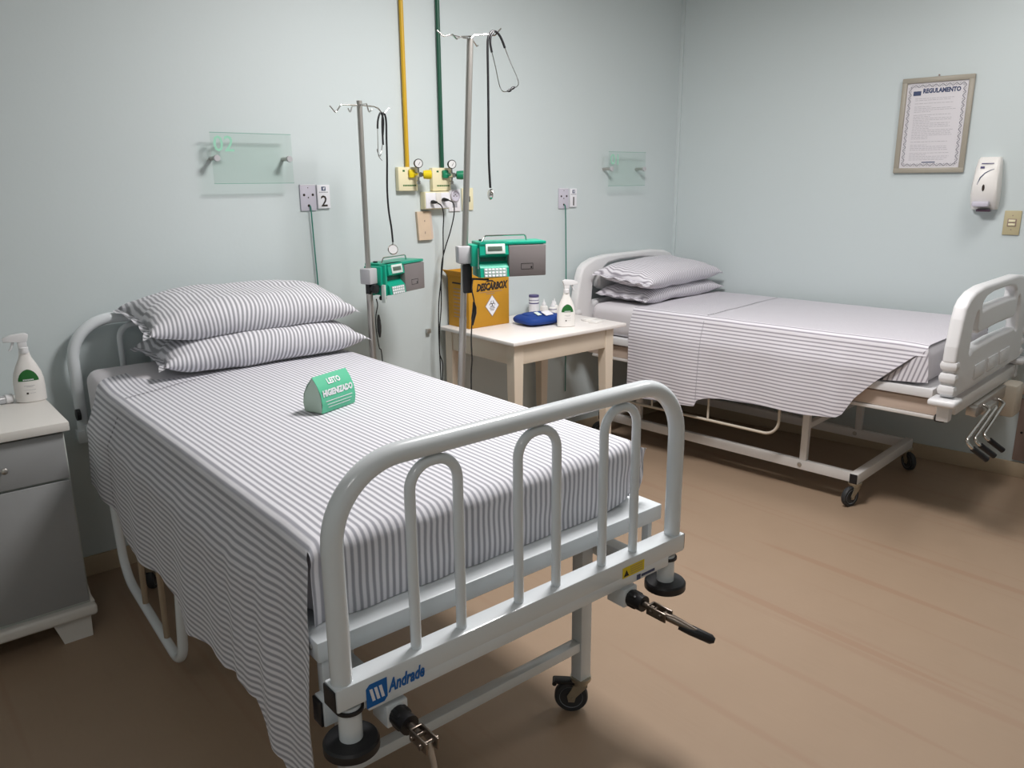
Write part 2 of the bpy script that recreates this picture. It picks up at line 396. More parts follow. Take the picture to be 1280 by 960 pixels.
# bumper legs and discs at both ends
for y in (FY,):
    for x in (PL+.012, PR-.020):
        b = NB(); cyl(b, (x, y, .565), (x, y, .48), .0235, seg=24); o = obj('bumper_tube', b, 'enamel', bed, 'world')
        b = NB(); lathe(b, [(.02, .552), (.029, .553), (.029, .559), (.02, .560)], (x, y, 0)); obj('bumper_ring', b, 'black', o, 'world')
        b = NB(); lathe(b, [(.018, .462), (.050, .462), (.056, .466), (.056, .482), (.052, .487), (.026, .489)], (x, y, 0), seg=36); obj('bumper_disc', b, 'black', o, 'world')
# crank handles
for k, x in enumerate((.70, 1.405)):
    b = NB(); box(b, x-.025, x+.025, FY-.02, FY+.04, .48, .53, .003); cr = obj('crank_handle', b, 'enamel', bed, 'world')
    b = NB(); box(b, x-.018, x+.018, FY-.05, FY-.018, .484, .522, .006); cyl(b, (x, FY-.065, .503), (x, FY-.02, .503), .021, seg=16); obj('crank_socket', b, 'black', cr, 'world')
    b = NB(); cyl(b, (x, FY-.10, .503), (x, FY-.06, .503), .0085, seg=12)
    for s in (-1, 1):
        box(b, x+s*.013-.0025, x+s*.013+.0025, FY-.145, FY-.085, .490, .515, .002)
    box(b, x-.015, x+.015, FY-.09, FY-.084, .490, .515, .002); cyl(b, (x-.022, FY-.13, .503), (x+.022, FY-.13, .503), .006, seg=10); cyl(b, (x-.021, FY-.10, .503), (x+.021, FY-.10, .503), .005, seg=10)
    obj('crank_yoke', b, 'bronze', cr, 'world')
    b = NB()
    if k == 0: tube(b, [(x, FY-.13, .505), (x+.004, FY-.14, .46), (x+.008, FY-.15, .33)], [.007, .006, .005], 10); obj('crank_arm', b, 'steel', cr, 'world')
    else:
        tube(b, [(x, FY-.125, .500), (x+.010, FY-.15, .495), (x+.035, FY-.205, .475)], [.009, .011, .008], 10); obj('crank_arm', b, 'bronze', cr, 'world')
        b = NB(); tube(b, [(x+.016, FY-.165, .482), (x+.03, FY-.19, .475), (x+.052, FY-.235, .462), (x+.056, FY-.243, .460)], [.010, .013, .012, .006], 12); obj('crank_grip', b, 'black', cr, 'world')
# headboard
hb = tube_board('headboard', 3.298, .63)
b = NB(); box(b, .565, 1.605, 3.274, 3.322, .58, .63, .004); obj('lower_rail', b, 'enamel', hb, 'world')
# mattress platform
b = NB(); box(b, .582, 1.636, 1.300, 3.225, .622, .667, .003); obj('platform', b, 'deck', bed, 'world')
b = NB(); box(b, .578, 1.60, 1.285, 1.325, .485, .545, .003); bm_end = obj('end_beam', b, 'enamel', bed, 'world')
for x in (.578, 1.60):
    b = NB(); s = -1 if x < 1 else 1; box(b, min(x, x+s*.006), max(x, x+s*.006), 1.287, 1.323, .487, .543, .002); obj('end_cap', b, 'black', bm_end, 'world')
b = NB(); cyl(b, (.5815, 1.33, .648), (.578, 1.33, .648), .007, seg=10); obj('bolt', b, 'steel', bed, 'world')
# under frame
b = NB()
for x in (.66, 1.51):
    b = NB(); box(b, x, x+.045, 1.326, 3.25, .50, .55, .003); obj('side_beam', b, 'enamel', bed, 'world')
for y in (1.40, 2.2, 3.05):
    b = NB(); box(b, .706, 1.509, y, y+.045, .55, .59, .003); obj('deck_support', b, 'enamel', bed, 'world')
for x in (.600, 1.598):
    for y in (1.32, 3.15):
        b = NB(); box(b, x-.008, x+.008, y-.012, y+.012, .50, .625, .002); obj('bracket', b, 'enamel', bed, 'world')
for y in (1.42, 3.03):
    for x in (.68, 1.445):
        b = NB(); box(b, x, x+.042, y, y+.042, .108, .545, .003); obj('leg', b, 'enamel', bed, 'world')
    b = NB(); box(b, .722, 1.445, y+.004, y+.036, .215, .245, .003); obj('cross_bar', b, 'enamel', bed, 'world')
for x, y, a in ((.70, 1.44, 2.0), (1.466, 1.441, 2.35), (.70, 3.05, 1.0), (1.466, 3.05, .4)): caster(bed, x, y, .118, a, 'world')
# lowered side rail on the near side
b = NB(); X = .566
tube(b, fillet([(X, 2.84, .50), (X, 2.80, .212), (X, 2.215, .142), (X, 2.145, .50)], [0, .12, .10, 0], 8), .0150, 14)
sr = obj('side_rail', b, 'enamel', bed, 'world')
for y, zb in ((2.585, .200), (2.37, .175)):
    b = NB(); cyl(b, (X+.002, y, zb), (X+.004, y, .48), .0095, seg=12); obj('rail_bar', b, 'rail', sr, 'world')
b = NB(); box(b, .560, .580, 2.12, 2.86, .49, .515, .004); obj('rail_mount', b, 'enamel', sr, 'world')
b = NB(); lathe(b, [(.012, 0), (.022, .002), (.022, .016), (.012, .018)], (.583, 3.26, .70), (-1, 0, 0)); obj('side_knob', b, 'black', bed, 'world')

# ================================================================== mattresses
def head_rise(y):
    t = max(0, min(1, (y-2.86)/.30)); return .032*t*t*(3-2*t)
def mattress(name, x0, x1, y0, y1, z0, z1, label, frame='world', r=.045):
    b = NB(); vs = box(b, x0, x1, y0, y1, z0, z1, r, seg=5)
    if frame == 'world':
        for k in range(1, 14): bmesh.ops.bisect_plane(b, geom=b.verts[:]+b.edges[:]+b.faces[:], plane_co=(0, 2.80+.03*k, 0), plane_no=(0, 1, 0))
        for v in b.verts:
            if v.co.z > (z0+z1)/2: v.co.z += head_rise(v.co.y)
    c = Vector(((x0+x1)/2, (y0+y1)/2, z0))
    if frame == 'uv': b.transform(UVR); c = UVR @ c
    b.transform(Matrix.Translation(-c))
    return thing(name, b, 'matt', label, 'mattress', 'mattresses', c)
mattress('mattress', .605, 1.590, 1.375, 3.225, .668, .848, 'thin mattress in a plain white cover on the nearer bed')

TOPF = {}
def hemfn(tab):
    def f(y):
        if y <= tab[0][0]: return tab[0][1]
        for (a, za), (c, zc) in zip(tab, tab[1:]):
            if a <= y <= c: return za+(zc-za)*(y-a)/(c-a)
        return tab[-1][1]
    return f
def sheet(name, X0, X1, YA, YB, ZT, R, hemL, hemR, outL, wave, foot, label, m, frame='world', seed=1, ny=150, topwave=.0015):
    """bed sheet with both sides hanging: X0/X1 mattress edges, YA foot, YB head, hem height functions of y.
    uv.x = distance measured across the sheet, so the stripes run along the bed"""
    b = NB(); uvl = b.loops.layers.uv.new('UVMap'); U = {}
    nd, na, nt = 16, 5, 26
    def vert(co, u):
        co = Vector(co)
        if foot and co.y > YB-.35: co.y += .16*min(1, max(0, (co.x-.62)/.35))*(co.y-YB+.35)/.35
        v = b.verts.new(co); U[v] = u; return v
    def top(x, y):
        if frame == 'world': return top0(x, y)+head_rise(y)
        return top0(x, y)
    def top0(x, y):
        n_ = noise.noise(Vector((x*3.1, y*2.2, seed)))*topwave*2+noise.noise(Vector((x*9, y*6, seed+4)))*topwave
        return ZT+n_-.006*max(0, 1-abs(y-YA)/.12)
    rows = []
    for j in range(ny+1):
        y = YA+(YB-YA)*j/ny; row = []
        hl, hr = hemL(y), hemR(y)
        zb = ZT-R
        for k in range(nd):                                  # left hanging part, hem first
            f = 1-k/nd; z = zb-(zb-hl)*f; dep = zb-z
            ox = outL(y, dep)+wave(y, dep)
            row.append(vert((X0-ox, y-((.040+.035*min(1, dep/.15))*max(0, 1-(y-YA)/.16) if foot else 0), z), -dep-R*1.2))
        for k in range(na):
            a = PI/2*(k/na); row.append(vert((X0+R*(1-math.cos(a)), y-(.040*max(0, 1-(y-YA)/.16)*(1-k/na) if foot else 0), zb+R*math.sin(a)+(top(X0, y)-ZT)*max(.3, math.sin(a))), -R*1.2+R*1.2*(k/na)))
        for k in range(nt+1):
            x = X0+R+(X1-X0-2*R)*k/nt; row.append(vert((x, y, top(x, y)), x-X0-R))
        for k in range(1, na+1):
            a = PI/2*(k/na); row.append(vert((X1-R+R*math.sin(a), y, zb+R*math.cos(a)), X1-X0-2*R+R*1.2*(k/na)))
        for k in range(1, nd+1):
            f = k/nd; z = zb-(zb-hr)*f; row.append(vert((X1+.003+.006*f*math.sin(y*17), y, z), X1-X0-R+(zb-z)))
        rows.append(row)
    def quad(p, q, r_, s):
        fa = b.faces.new((p, q, r_, s))
        for l in fa.loops: l[uvl].uv = (U[l.vert], 0)
    for a, c in zip(rows, rows[1:]):
        for i in range(len(a)-1): quad(a[i], a[i+1], c[i+1], c[i])
    if foot:                                                 # front face tucked under the mattress
        zf, RF = foot; base = rows[0][nd+2:nd+na+nt+1+na-1]; prev = base
        for k in range(1, 15):
            if k <= 5: a = PI/2*k/5; dy = -RF*math.sin(a); dz = -RF*(1-math.cos(a))
            else: f = (k-5)/9; dy = -RF+.004*f; dz = -RF-(ZT-RF-zf)*f
            cur = []
            for v in base:
                x = v.co.x; edge = min(1, (x-X0)/.05, (X1-x)/.05)
                wv = noise.noise(Vector((x*13, k*.22, seed)))*.006*min(1, k/6)+noise.noise(Vector((x*40, k*.12, seed)))*.0018*min(1, k/6)
                cur.append(vert((x, v.co.y+dy-wv*1+.03*(1-max(0, edge))*min(1, k/5), max(zf, v.co.z+dz+(.034*max(0, (x-1.34)/.26)**2*(k/14) if frame == 'world' else 0))), U[v]))
            for i in range(len(cur)-1): quad(prev[i], prev[i+1], cur[i+1], cur[i])
            prev = cur
    c = Vector(((X0+X1)/2, (YA+YB)/2, ZT))
    if frame == 'uv': b.transform(UVR); c = UVR @ c
    b.transform(Matrix.Translation(-c))
    o = thing(name, b, m, label, 'sheet', 'striped top sheets', c); TOPF[o.name] = top; return o
hem1 = hemfn([(1.33, .12), (1.44, .13), (1.495, .30), (1.52, .305), (1.55, .30), (1.565, .35), (1.585, .40), (1.665, .412), (1.762, .395), (1.866, .400), (1.967, .381), (2.065, .348), (2.096, .382), (2.14, .418), (2.27, .434), (2.37, .417), (2.57, .401), (2.69, .442), (2.73, .475), (2.90, .489), (3.15, .505)])
def out1(y, d):
    t = max(0, min(1, (y-1.42)/.28)); k = .32+.68*t*t*(3-2*t)
    return k*(.036*min(1, d/.10)+.016*min(1, d/.3))
def wav1(y, d):
    k = min(1, d/.35)
    near = max(0, 1-(y-1.33)/.55)
    return k*(min(1, max(0, (y-1.5)*4))*(.006*math.sin(y*13+1)+.004*math.sin(y*29))+near*.010*(1+math.sin(y*46+d*3))+near*.006*(1+math.sin(y*83+d*2)))
sh1 = sheet('bed_sheet', .597, 1.600, 1.388, 3.03, .855, .042, hem1, hemfn([(1.3, .673), (3.2, .673)]), out1, wav1, (.669, .036), 'grey and white striped sheet hanging low over the nearer bed with a folded band', 'str1', seed=3)
# folded band seam: dark stitches
def stitches(path, parent, frame, n, w=.0028, L=.010, name='hem_stitching'):
    b = NB(); P = [Vector(p) for p in path]; seg = [(q-p).length for p, q in zip(P, P[1:])]; tot = sum(seg); k = 0; s = 0
    while s < tot-L:
        acc = 0
        for (p, q), l in zip(zip(P, P[1:]), seg):
            if s <= acc+l: a = p.lerp(q, (s-acc)/l); d = (q-p).normalized(); break
            acc += l
        side = d.cross(n).normalized()*w; n_ = n*.0006
        f = [a+n_-side, a+d*L+n_-side, a+d*L+n_+side, a+n_+side]
        b.faces.new([b.verts.new(v) for v in f]); s += L*1.65
    return obj(name, b, 'stitch', parent, frame, smooth=False)
def on_top(o, pts, n=24):
    out = []
    for (x0_, y0_), (x1_, y1_) in zip(pts, pts[1:]):
        for k in range(n): f = k/n; x, y = x0_+(x1_-x0_)*f, y0_+(y1_-y0_)*f; out.append((x, y, TOPF[o.name](x, y)+.0016))
    return out
stitches(on_top(sh1, [(.632, 2.765), (.85, 2.86), (1.10, 2.925), (1.35, 2.935), (1.565, 2.925)]), sh1, 'world', Vector((0, 0, 1)), w=.0024)
def dz(y, z): return .597-out1(y, .813-z)-wav1(y, .813-z)-.004
stitches([(dz(2.72, z), 2.72+.02*min(1, (.81-z)/.1), z) for z in [.81-.01*k for k in range(33)]], sh1, 'world', Vector((-1, 0, 0)), w=.0024)
# corner flap of the near sheet at the far foot corner
b = NB(); uvl = b.loops.layers.uv.new('UVMap')
g = [[b.verts.new((1.578+(.052-.022*(j/7)**2)*i/5, 1.349+.012*i/5+.004*math.sin(j*1.1+i), .838-.135*j/7-.004*i*(j == 0))) for i in range(6)] for j in range(8)]
for j in range(7):
    for i in range(5):
        f = b.faces.new((g[j][i], g[j][i+1], g[j+1][i+1], g[j+1][i]))
        for l in f.loops: l[uvl].uv = (l.vert.co.x-.639, 0)
obj('corner_fold', b, 'str1', sh1, 'world')

# ================================================================== pillows
def pillow(name, c, L, D, T, rot, label, m, seed, ruffle=True, group='pillows'):
    """long axis x; stripes run front to back, uv.x = distance along x"""
    b = NB(); uvl = b.loops.layers.uv.new('UVMap'); nx, ny_ = 46, 26; S = {}
    def surf(u, v, s):
        pu, pv = abs(u), abs(v)
        th = T/2*(max(0, 1-pu**4.6)*max(0, 1-pv**3.4))**.44
        x = L/2*u*(1-.045*(1-pv**2)*pu**3+.03*pu**4*pv**4); y = D/2*v*(1-.06*(1-pu**2)*pv**3+.02*pu**4*pv**4)
        n_ = noise.noise(Vector((u*2.2, v*2.0, seed+s)))*.010+noise.noise(Vector((u*6, v*5, seed+s*2)))*.004
        n_ += .004*math.sin(v*16+seed)*max(0, pu-.72)*3.5
        z = s*(th+n_*min(1, th/.02))
        z -= .35*T*pu**3*.25*(1 if s > 0 else .4)
        return Vector((x, y, z))
    for s in (1, -1):
        G = []
        for i in range(nx+1):
            u = -math.cos(PI*i/nx); row = []
            for j in range(ny_+1):
                v = -math.cos(PI*j/ny_); key = (i, j) if (i in (0, nx) or j in (0, ny_)) else None
                if key and key in S: row.append(S[key]); continue
                q = b.verts.new(surf(u, v, s)); row.append(q)
                if key: S[key] = q
            G.append(row)
        for i in range(nx):
            for j in range(ny_):
                f = b.faces.new((G[i][j], G[i+1][j], G[i+1][j+1], G[i][j+1]))
                for l in f.loops: l[uvl].uv = (l.vert.co.x+.02*noise.noise(l.vert.co*5), 0)
    if ruffle:                                       # open flange of the pillowcase at the short ends
        for sx_ in (-1, 1):
            pr = []
            for j in range(31):
                v = -1+2*j/30; base = surf(sx_*1.0, v, 1); z0 = base.z
                a = b.verts.new(base+Vector((-sx_*.006, 0, 0))); amp = .005*math.sin(j*.9+seed)
                d = b.verts.new(base+Vector((sx_*(.022+.003*math.sin(j*.8)), 0, amp-.006)))
                pr.append((a, d))
            for (a, d), (a2, d2) in zip(pr, pr[1:]):
                f = b.faces.new((a, d, d2, a2))
                for l in f.loops: l[uvl].uv = (l.vert.co.x*1.0+l.vert.co.y*.35, 0)
    b.transform(rot.to_4x4())
    o = thing(name, b, m, label, 'pillow', group, c); return o
E3 = lambda x, y, z: (Matrix.Rotation(z, 3, 'Z') @ Matrix.Rotation(x, 3, 'X') @ Matrix.Rotation(y, 3, 'Y'))
pillow('pillow', (1.215, 3.068, .934), .80, .36, .148, E3(.06, 0, 0), 'lower striped pillow on the nearer bed, under the other one', 'str3', 11)
pillow('pillow', (1.185, 3.095, 1.068), .81, .37, .155, E3(.16, 0, .01), 'upper striped pillow on the nearer bed, top of its pair', 'str3', 23)

# ================================================================== sign tent on the near bed
t = empty('table_sign', (1.10, 2.215, .8575), math.radians(20), 'green three-sided card sign with white letters standing on the nearer bed', 'sign')
b = NB(); A = [(-.073, -.045), (.073, -.045)]
W_ = .152
arc = [(-.036, 0.0), (-.041, .028), (-.036, .060), (-.022, .088), (-.004, .112)]        # curved printed front: y, z
def strip(bm, pr, x0, x1, th):
    a = [[bm.verts.new((x, y+d, z)) for (y, z) in pr for d in (0,)] for x in (x0, x1)]
    c = [[bm.verts.new((x, y+th, z-th*.2)) for (y, z) in pr] for x in (x0, x1)]
    n = len(pr)
    for i in range(n-1):
        bm.faces.new((a[0][i], a[1][i], a[1][i+1], a[0][i+1])); bm.faces.new((c[0][i], c[0][i+1], c[1][i+1], c[1][i]))
    for s in (0, 1):
        for i in range(n-1): bm.faces.new((a[s][i], a[s][i+1], c[s][i+1], c[s][i]))
    for i in (0, n-1): bm.faces.new((a[0][i], c[0][i], c[1][i], a[1][i]))
strip(b, arc, -W_/2, W_/2, .0015); obj('printed_face', b, 'signg', t)
b = NB(); strip(b, [(-.002, .110), (.020, .085), (.036, .055), (.040, .025), (.034, 0)], -W_/2, W_/2, -.0015)
strip(b, [(-.034, .001), (.034, .001)], -W_/2, W_/2, .0006); obj('rear_face', b, 'signw', t)
b = NB(); prism(b, [(0, 0), (.070, 0), (.076, .03), (.066, .062), (.034, .108), (.014, .085), (.001, .045)], 0, .001)
b.transform(Matrix.Translation((-W_/2+.002, -.036, 0)) @ Matrix.Rotation(PI/2, 4, 'Z')); obj('side_flap', b, 'signw', t)
def on_arc(z, th):     # matrix on the curved face at height z
    for (y0, z0), (y1, z1) in zip(arc, arc[1:]):
        if z0 <= z <= z1:
            y = y0+(y1-y0)*(z-z0)/(z1-z0); ang = math.atan2(y1-y0, z1-z0); break
    return Matrix.Translation((0, y-.0012, z)) @ Matrix.Rotation(PI/2-ang, 4, 'X')
letters('LEITO', .026, on_arc(.091, 0), 'white', t, bold=.0008, sx=.85)
letters('HIGIENIZADO', .027, on_arc(.060, 0), 'white', t, bold=.0012, sx=.78)
for k, L in enumerate((.12, .11, .10)):
    b = NB(); box(b, -L/2, L/2, -.001, .001, 0, .0005, 0); b.transform(on_arc(.036-k*.010, 0)); obj('small_print', b, 'white', t, smooth=False)

# ================================================================== FAR BED (authored in its own u, v frame)
def uvw(u, v, z=0): return UVR @ Vector((u, v, z))
bed2 = empty('hospital_bed', uvw(4.05, 2.0), .0901, 'white hospital bed by the right wall with moulded plastic end boards', 'bed', 'hospital beds')
def end_board(name, v, uc, z0, zt, hw):
    out = [(-hw+.045, z0), (-hw+.045, z0+.11), (-hw+.03, z0+.16), (-hw+.035, z0+.22), (-hw+.065, zt-.115), (-hw+.085, zt-.065), (-hw+.125, zt-.035), (-hw+.20, zt-.012), (-hw+.32, zt)]
    out = out+[(-x, z) for x, z in out[::-1]]
    def rnd(p, r=.012): return [(q.x, q.y) for q in fillet([(x, z, 0) for x, z in p], r, 4, True)]
    top = rnd([(-.27, zt-.105), (-.275, zt-.075), (-.23, zt-.052), (-.12, zt-.040), (.12, zt-.040), (.23, zt-.052), (.275, zt-.075), (.27, zt-.105), (.14, zt-.098), (-.14, zt-.098)])
    lowr = rnd([(-.385, zt-.285), (-.375, zt-.16), (-.355, zt-.115), (-.325, zt-.10), (-.318, zt-.185), (-.28, zt-.205), (0, zt-.20), (.28, zt-.205), (.318, zt-.185), (.325, zt-.10), (.355, zt-.115), (.375, zt-.16), (.385, zt-.285), (.33, zt-.262), (0, zt-.255), (-.33, zt-.262)])
    bm_ = curve_plate(rnd(out, .02), [top, lowr], .055, .014)
    bm_.transform(Matrix.Translation((uc, v, 0))); bd = obj(name, bm_, 'plastic', bed2, 'uv')
    for s in (-1, 1):
        for k in range(3):
            b = NB(); rbox(b, (uc+s*(hw-.055), v, z0+.035+k*.052), .055, .072, .044, .018); obj('ridge', b, 'plastic', bd, 'uv')
        b = NB(); box(b, uc+s*(hw-.05)-.055, uc+s*(hw-.05)+.055, v-.055, v+.055, z0-.030, z0, .012, seg=3); obj('corner_bumper', b, 'plastic', bd, 'uv')
        b = NB(); box(b, uc+s*(hw-.06)-.024, uc+s*(hw-.06)+.024, v-.024, v+.024, z0-.10, z0-.028, .004); obj('corner_socket', b, 'plastic', bd, 'uv')
    for k in range(3):
        x = uc-.28+k*.20; b = NB(); box(b, x, x+.16, v-.033, v-.026, z0+.035, z0+.10, .006); obj('rib_panel', b, 'plastic', bd, 'uv')
    return bd
end_board('footboard', .94, 4.05, .655, 1.10, .59)
end_board('headboard', 2.965, 4.02, .655, 1.115, .56)
for v in (.94, 2.965):
    b = NB(); box(b, 3.60, 4.55, v-.022, v+.022, .565, .624, .004); obj('end_beam', b, 'enamel2', bed2, 'uv')
b = NB(); box(b, 3.578, 4.535, 1.01, 2.93, .625, .665, .003); obj('platform', b, 'plastic', bed2, 'uv')
for u in (3.605, 4.45):
    b = NB(); box(b, u, u+.035, .965, 2.94, .545, .612, .003); obj('side_beam', b, 'pinkwood', bed2, 'uv')
for v in (1.2, 2.0, 2.7):
    b = NB(); box(b, 3.64, 4.45, v, v+.04, .56, .60, .003); obj('deck_support', b, 'enamel2', bed2, 'uv')
b = NB(); box(b, 3.598, 3.612, 1.0, 2.9, .528, .544, .003); obj('side_lip', b, 'enamel2', bed2, 'uv')
for v in (1.315, 2.86):
    b = NB(); box(b, 3.675, 4.425, v, v+.04, .115, .168, .003); obj('base_cross_bar', b, 'enamel2', bed2, 'uv')
for u in (3.69, 4.385):
    b = NB(); box(b, u, u+.03, 1.355, 2.86, .115, .165, .003); obj('base_side_bar', b, 'enamel2', bed2, 'uv')
    b = NB(); lathe(b, [(.001, .006), (.009, .005), (.012, 0)], (u, 1.615, .14), (-1, 0, 0)); obj('bolt', b, 'steel', bed2, 'uv')
for v in (1.315, 2.86):
    for u in (3.672, 4.428):
        b = NB(); s = -1 if u < 4 else 1; box(b, min(u, u+s*.004), max(u, u+s*.004), v+.002, v+.038, .118, .165, .001); obj('end_cap', b, 'black', bed2, 'uv')
for v in (1.60, 2.62):
    for u in (3.692, 4.387):
        b = NB(); box(b, u, u+.03, v-.015, v+.02, .165, .56, .003); obj('post', b, 'enamel2', bed2, 'uv')
    b = NB(); box(b, 3.72, 4.39, v-.010, v+.015, .33, .36, .003); obj('brace', b, 'enamel2', bed2, 'uv')
for u, v, a in ((3.700, 1.335, PI*.9), (4.40, 1.335, -2.2), (3.70, 2.88, 2.6), (4.40, 2.88, .6)): caster(bed2, u, v, .118, a, 'uv', brake=False)
b = NB(); tube(b, fillet([(3.60, 1.70, .52), (3.60, 1.70, .295), (3.60, 2.84, .295), (3.60, 2.84, .60)], [0, .075, .07, 0], 8), .0075, 10); r2 = obj('side_rail', b, 'offplastic', bed2, 'uv')
for v in (2.10, 2.46): 
    b = NB(); cyl(b, (3.60, v, .297), (3.60, v, .55), .006, seg=10); obj('rail_bar', b, 'offplastic', r2, 'uv')
# crank housing and three cranks under the footboard
b = NB(); box(b, 4.33, 4.47, .85, .925, .40, .565, .018); obj('crank_housing', b, 'offplastic', bed2, 'uv')
b = NB(); box(b, 3.86, 4.40, .90, .925, .50, .56, .004); box(b, 3.80, 3.845, .89, .93, .52, .56, .003); box(b, 3.95, 4.10, .875, .91, .49, .535, .01); obj('gear_box', b, 'steel', bed2, 'uv')
for k, (u, z) in enumerate(((3.60, .455), (3.72, .440), (3.86, .430))):
    b = NB(); tube(b, fillet([(u+.36, .92, z+.085), (u+.36, .870, z+.075), (u-.015, .862, z+.010-.03*k*.3), (u+.01, .835, z-.025)], [0, .03, .022, 0], 5), .0075, 10); cr = obj('crank_arm', b, 'chrome', bed2, 'uv')
    b = NB(); tube(b, [(u+.010, .837, z-.023), (u+.045, .785, z-.070)], .0125, 12); obj('crank_grip', b, 'black', cr, 'uv')
b = NB(); box(b, 3.57, 3.60, .95, .99, .53, .56, .003); obj('bracket', b, 'black', bed2, 'uv')

mattress('mattress', 3.592, 4.505, 1.045, 2.92, .666, .846, 'thicker white-covered mattress on the bed by the right wall', 'uv', .05)
hem2 = hemfn([(1.04, .845-.04), (1.10, .80), (1.25, .66), (1.33, .57), (1.375, .485), (1.40, .468), (1.47, .458), (1.55, .449), (1.70, .452), (1.85, .447), (2.0, .442), (2.10, .425), (2.145, .405), (2.15, .375), (2.3, .366), (2.45, .357), (2.60, .346)])
def out2(y, d): return .026*min(1, d/.1)+.014*min(1, d/.4)
def wav2(y, d):
    k = min(1, d/.3); return k*(.008*math.sin(y*9)+.004*math.sin(y*23+1)+.006*math.sin(y*41)*max(0, 1-abs(y-1.4)/.2))+(.006 if y > 2.14 else 0)
sh2 = sheet('bed_sheet', 3.585, 4.512, 1.055, 2.605, .8535, .035, hem2, hemfn([(1, .672), (3, .672)]), out2, wav2, None, 'thinly striped sheet with a folded band on the bed by the right wall', 'str2', 'uv', seed=9)
def dz2(v, z): return 3.585-out2(v, .8185-z)-wav2(v, .8185-z)-.0015
stitches(on_top(sh2, [(3.62, 2.145), (3.9, 2.16), (4.2, 2.17), (4.475, 2.175)]), sh2, 'uv', Vector((0, 0, 1)), w=.0030, L=.016)
b = NB()
tube(b, [(dz2(2.147, z), 2.143, z) for z in (.83, .75, .65, .55, .48, .41)], .0012, 4); obj('band_edge', b, 'grayink', sh2, 'uv')
# tucked triangular corner of the far sheet at its foot
b = NB(); uvl = b.loops.layers.uv.new('UVMap')
p = [Vector(q) for q in ((3.583, 1.050, .838), (3.583, 1.035, .690), (3.580, 1.225, .672))]
n = 8; g = [[b.verts.new(p[0].lerp(p[1], i/n).lerp(p[0].lerp(p[2], i/n), (j/i if i else 0))) for j in range(i+1)] for i in range(n+1)]
for i in range(n):
    for j in range(i+1):
        fs = [(g[i][j], g[i+1][j], g[i+1][j+1])]+([(g[i][j], g[i+1][j+1], g[i][j+1])] if j < i else [])
        for f_ in fs:
            f = b.faces.new(f_)
            for l in f.loops: l[uvl].uv = (l.vert.co.y*.9+l.vert.co.z*.25, 0)
obj('tucked_corner', b, 'str2', sh2, 'uv')
def P2(name, u, v, z, L, D, T, rx, rz, label, seed):
    return pillow(name, uvw(u, v, z), L, D, T, E3(rx, 0, .0901+rz), label, 'str2', seed)
P2('pillow', 4.08, 2.745, .902, .80, .36, .105, .04, 0, 'flatter striped pillow lying lowest on the bed by the right wall', 31)
P2('pillow', 4.03, 2.730, 1.012, .80, .39, .135, .10, .04, 'fuller striped pillow lying uppermost on the bed by the right wall', 47)

# ================================================================== bedside cabinet (left edge)
ns = empty('bedside_cabinet', (.23, 3.07, 0), 0, 'grey and white bedside cabinet left of the nearer bed', 'cabinet')
x0, x1, yf, yb = -.02, .467, 2.824, 3.335
b = NB(); box(b, x0+.012, .452, yf+.030, yb, .13, .766, .002); obj('body', b, 'nsedge', ns, 'world')
b = NB(); box(b, x0, x1, yf, yb, .766, .797, .003); obj('worktop', b, 'nsw', ns, 'world')
b = NB(); box(b, x0+.016, .447, yf+.016, yf+.030, .602, .758, .002); dr = obj('drawer', b, 'ns', ns, 'world')
b = NB(); cyl(b, (.268, yf+.016, .672), (.268, yf+.004, .672), .004, seg=10); lathe(b, [(.004, 0), (.010, .003), (.010, .009), (.006, .012)], (.268, yf+.006, .672), (0, -1, 0), 16); obj('knob', b, 'steel', dr, 'world')
b = NB(); box(b, x0+.016, .447, yf+.016, yf+.030, .145, .594, .002); obj('door', b, 'ns', ns, 'world')
b = NB(); box(b, x0, x1, yf, yb, .090, .131, .012, seg=3); prism(b, [(.452, .13), (.452, .20), (.457, .155), (.466, .13)], yf+.03, yb); obj('plinth', b, 'nsw', ns, 'world')
for (xa, xb, s) in ((x0+.02, x0+.12, -1), (.355, .445, 1)):
    for y in (yf+.035, yb-.06):
        b = NB(); pl = [(xa, 0), (xb, 0), (xb+.003, .091), (xa-.028, .091)] if s > 0 else [(xa, 0), (xb, 0), (xb+.028, .091), (xa-.003, .091)]
        prism(b, pl, y, y+.03); obj('foot', b, 'nsw', ns, 'world')

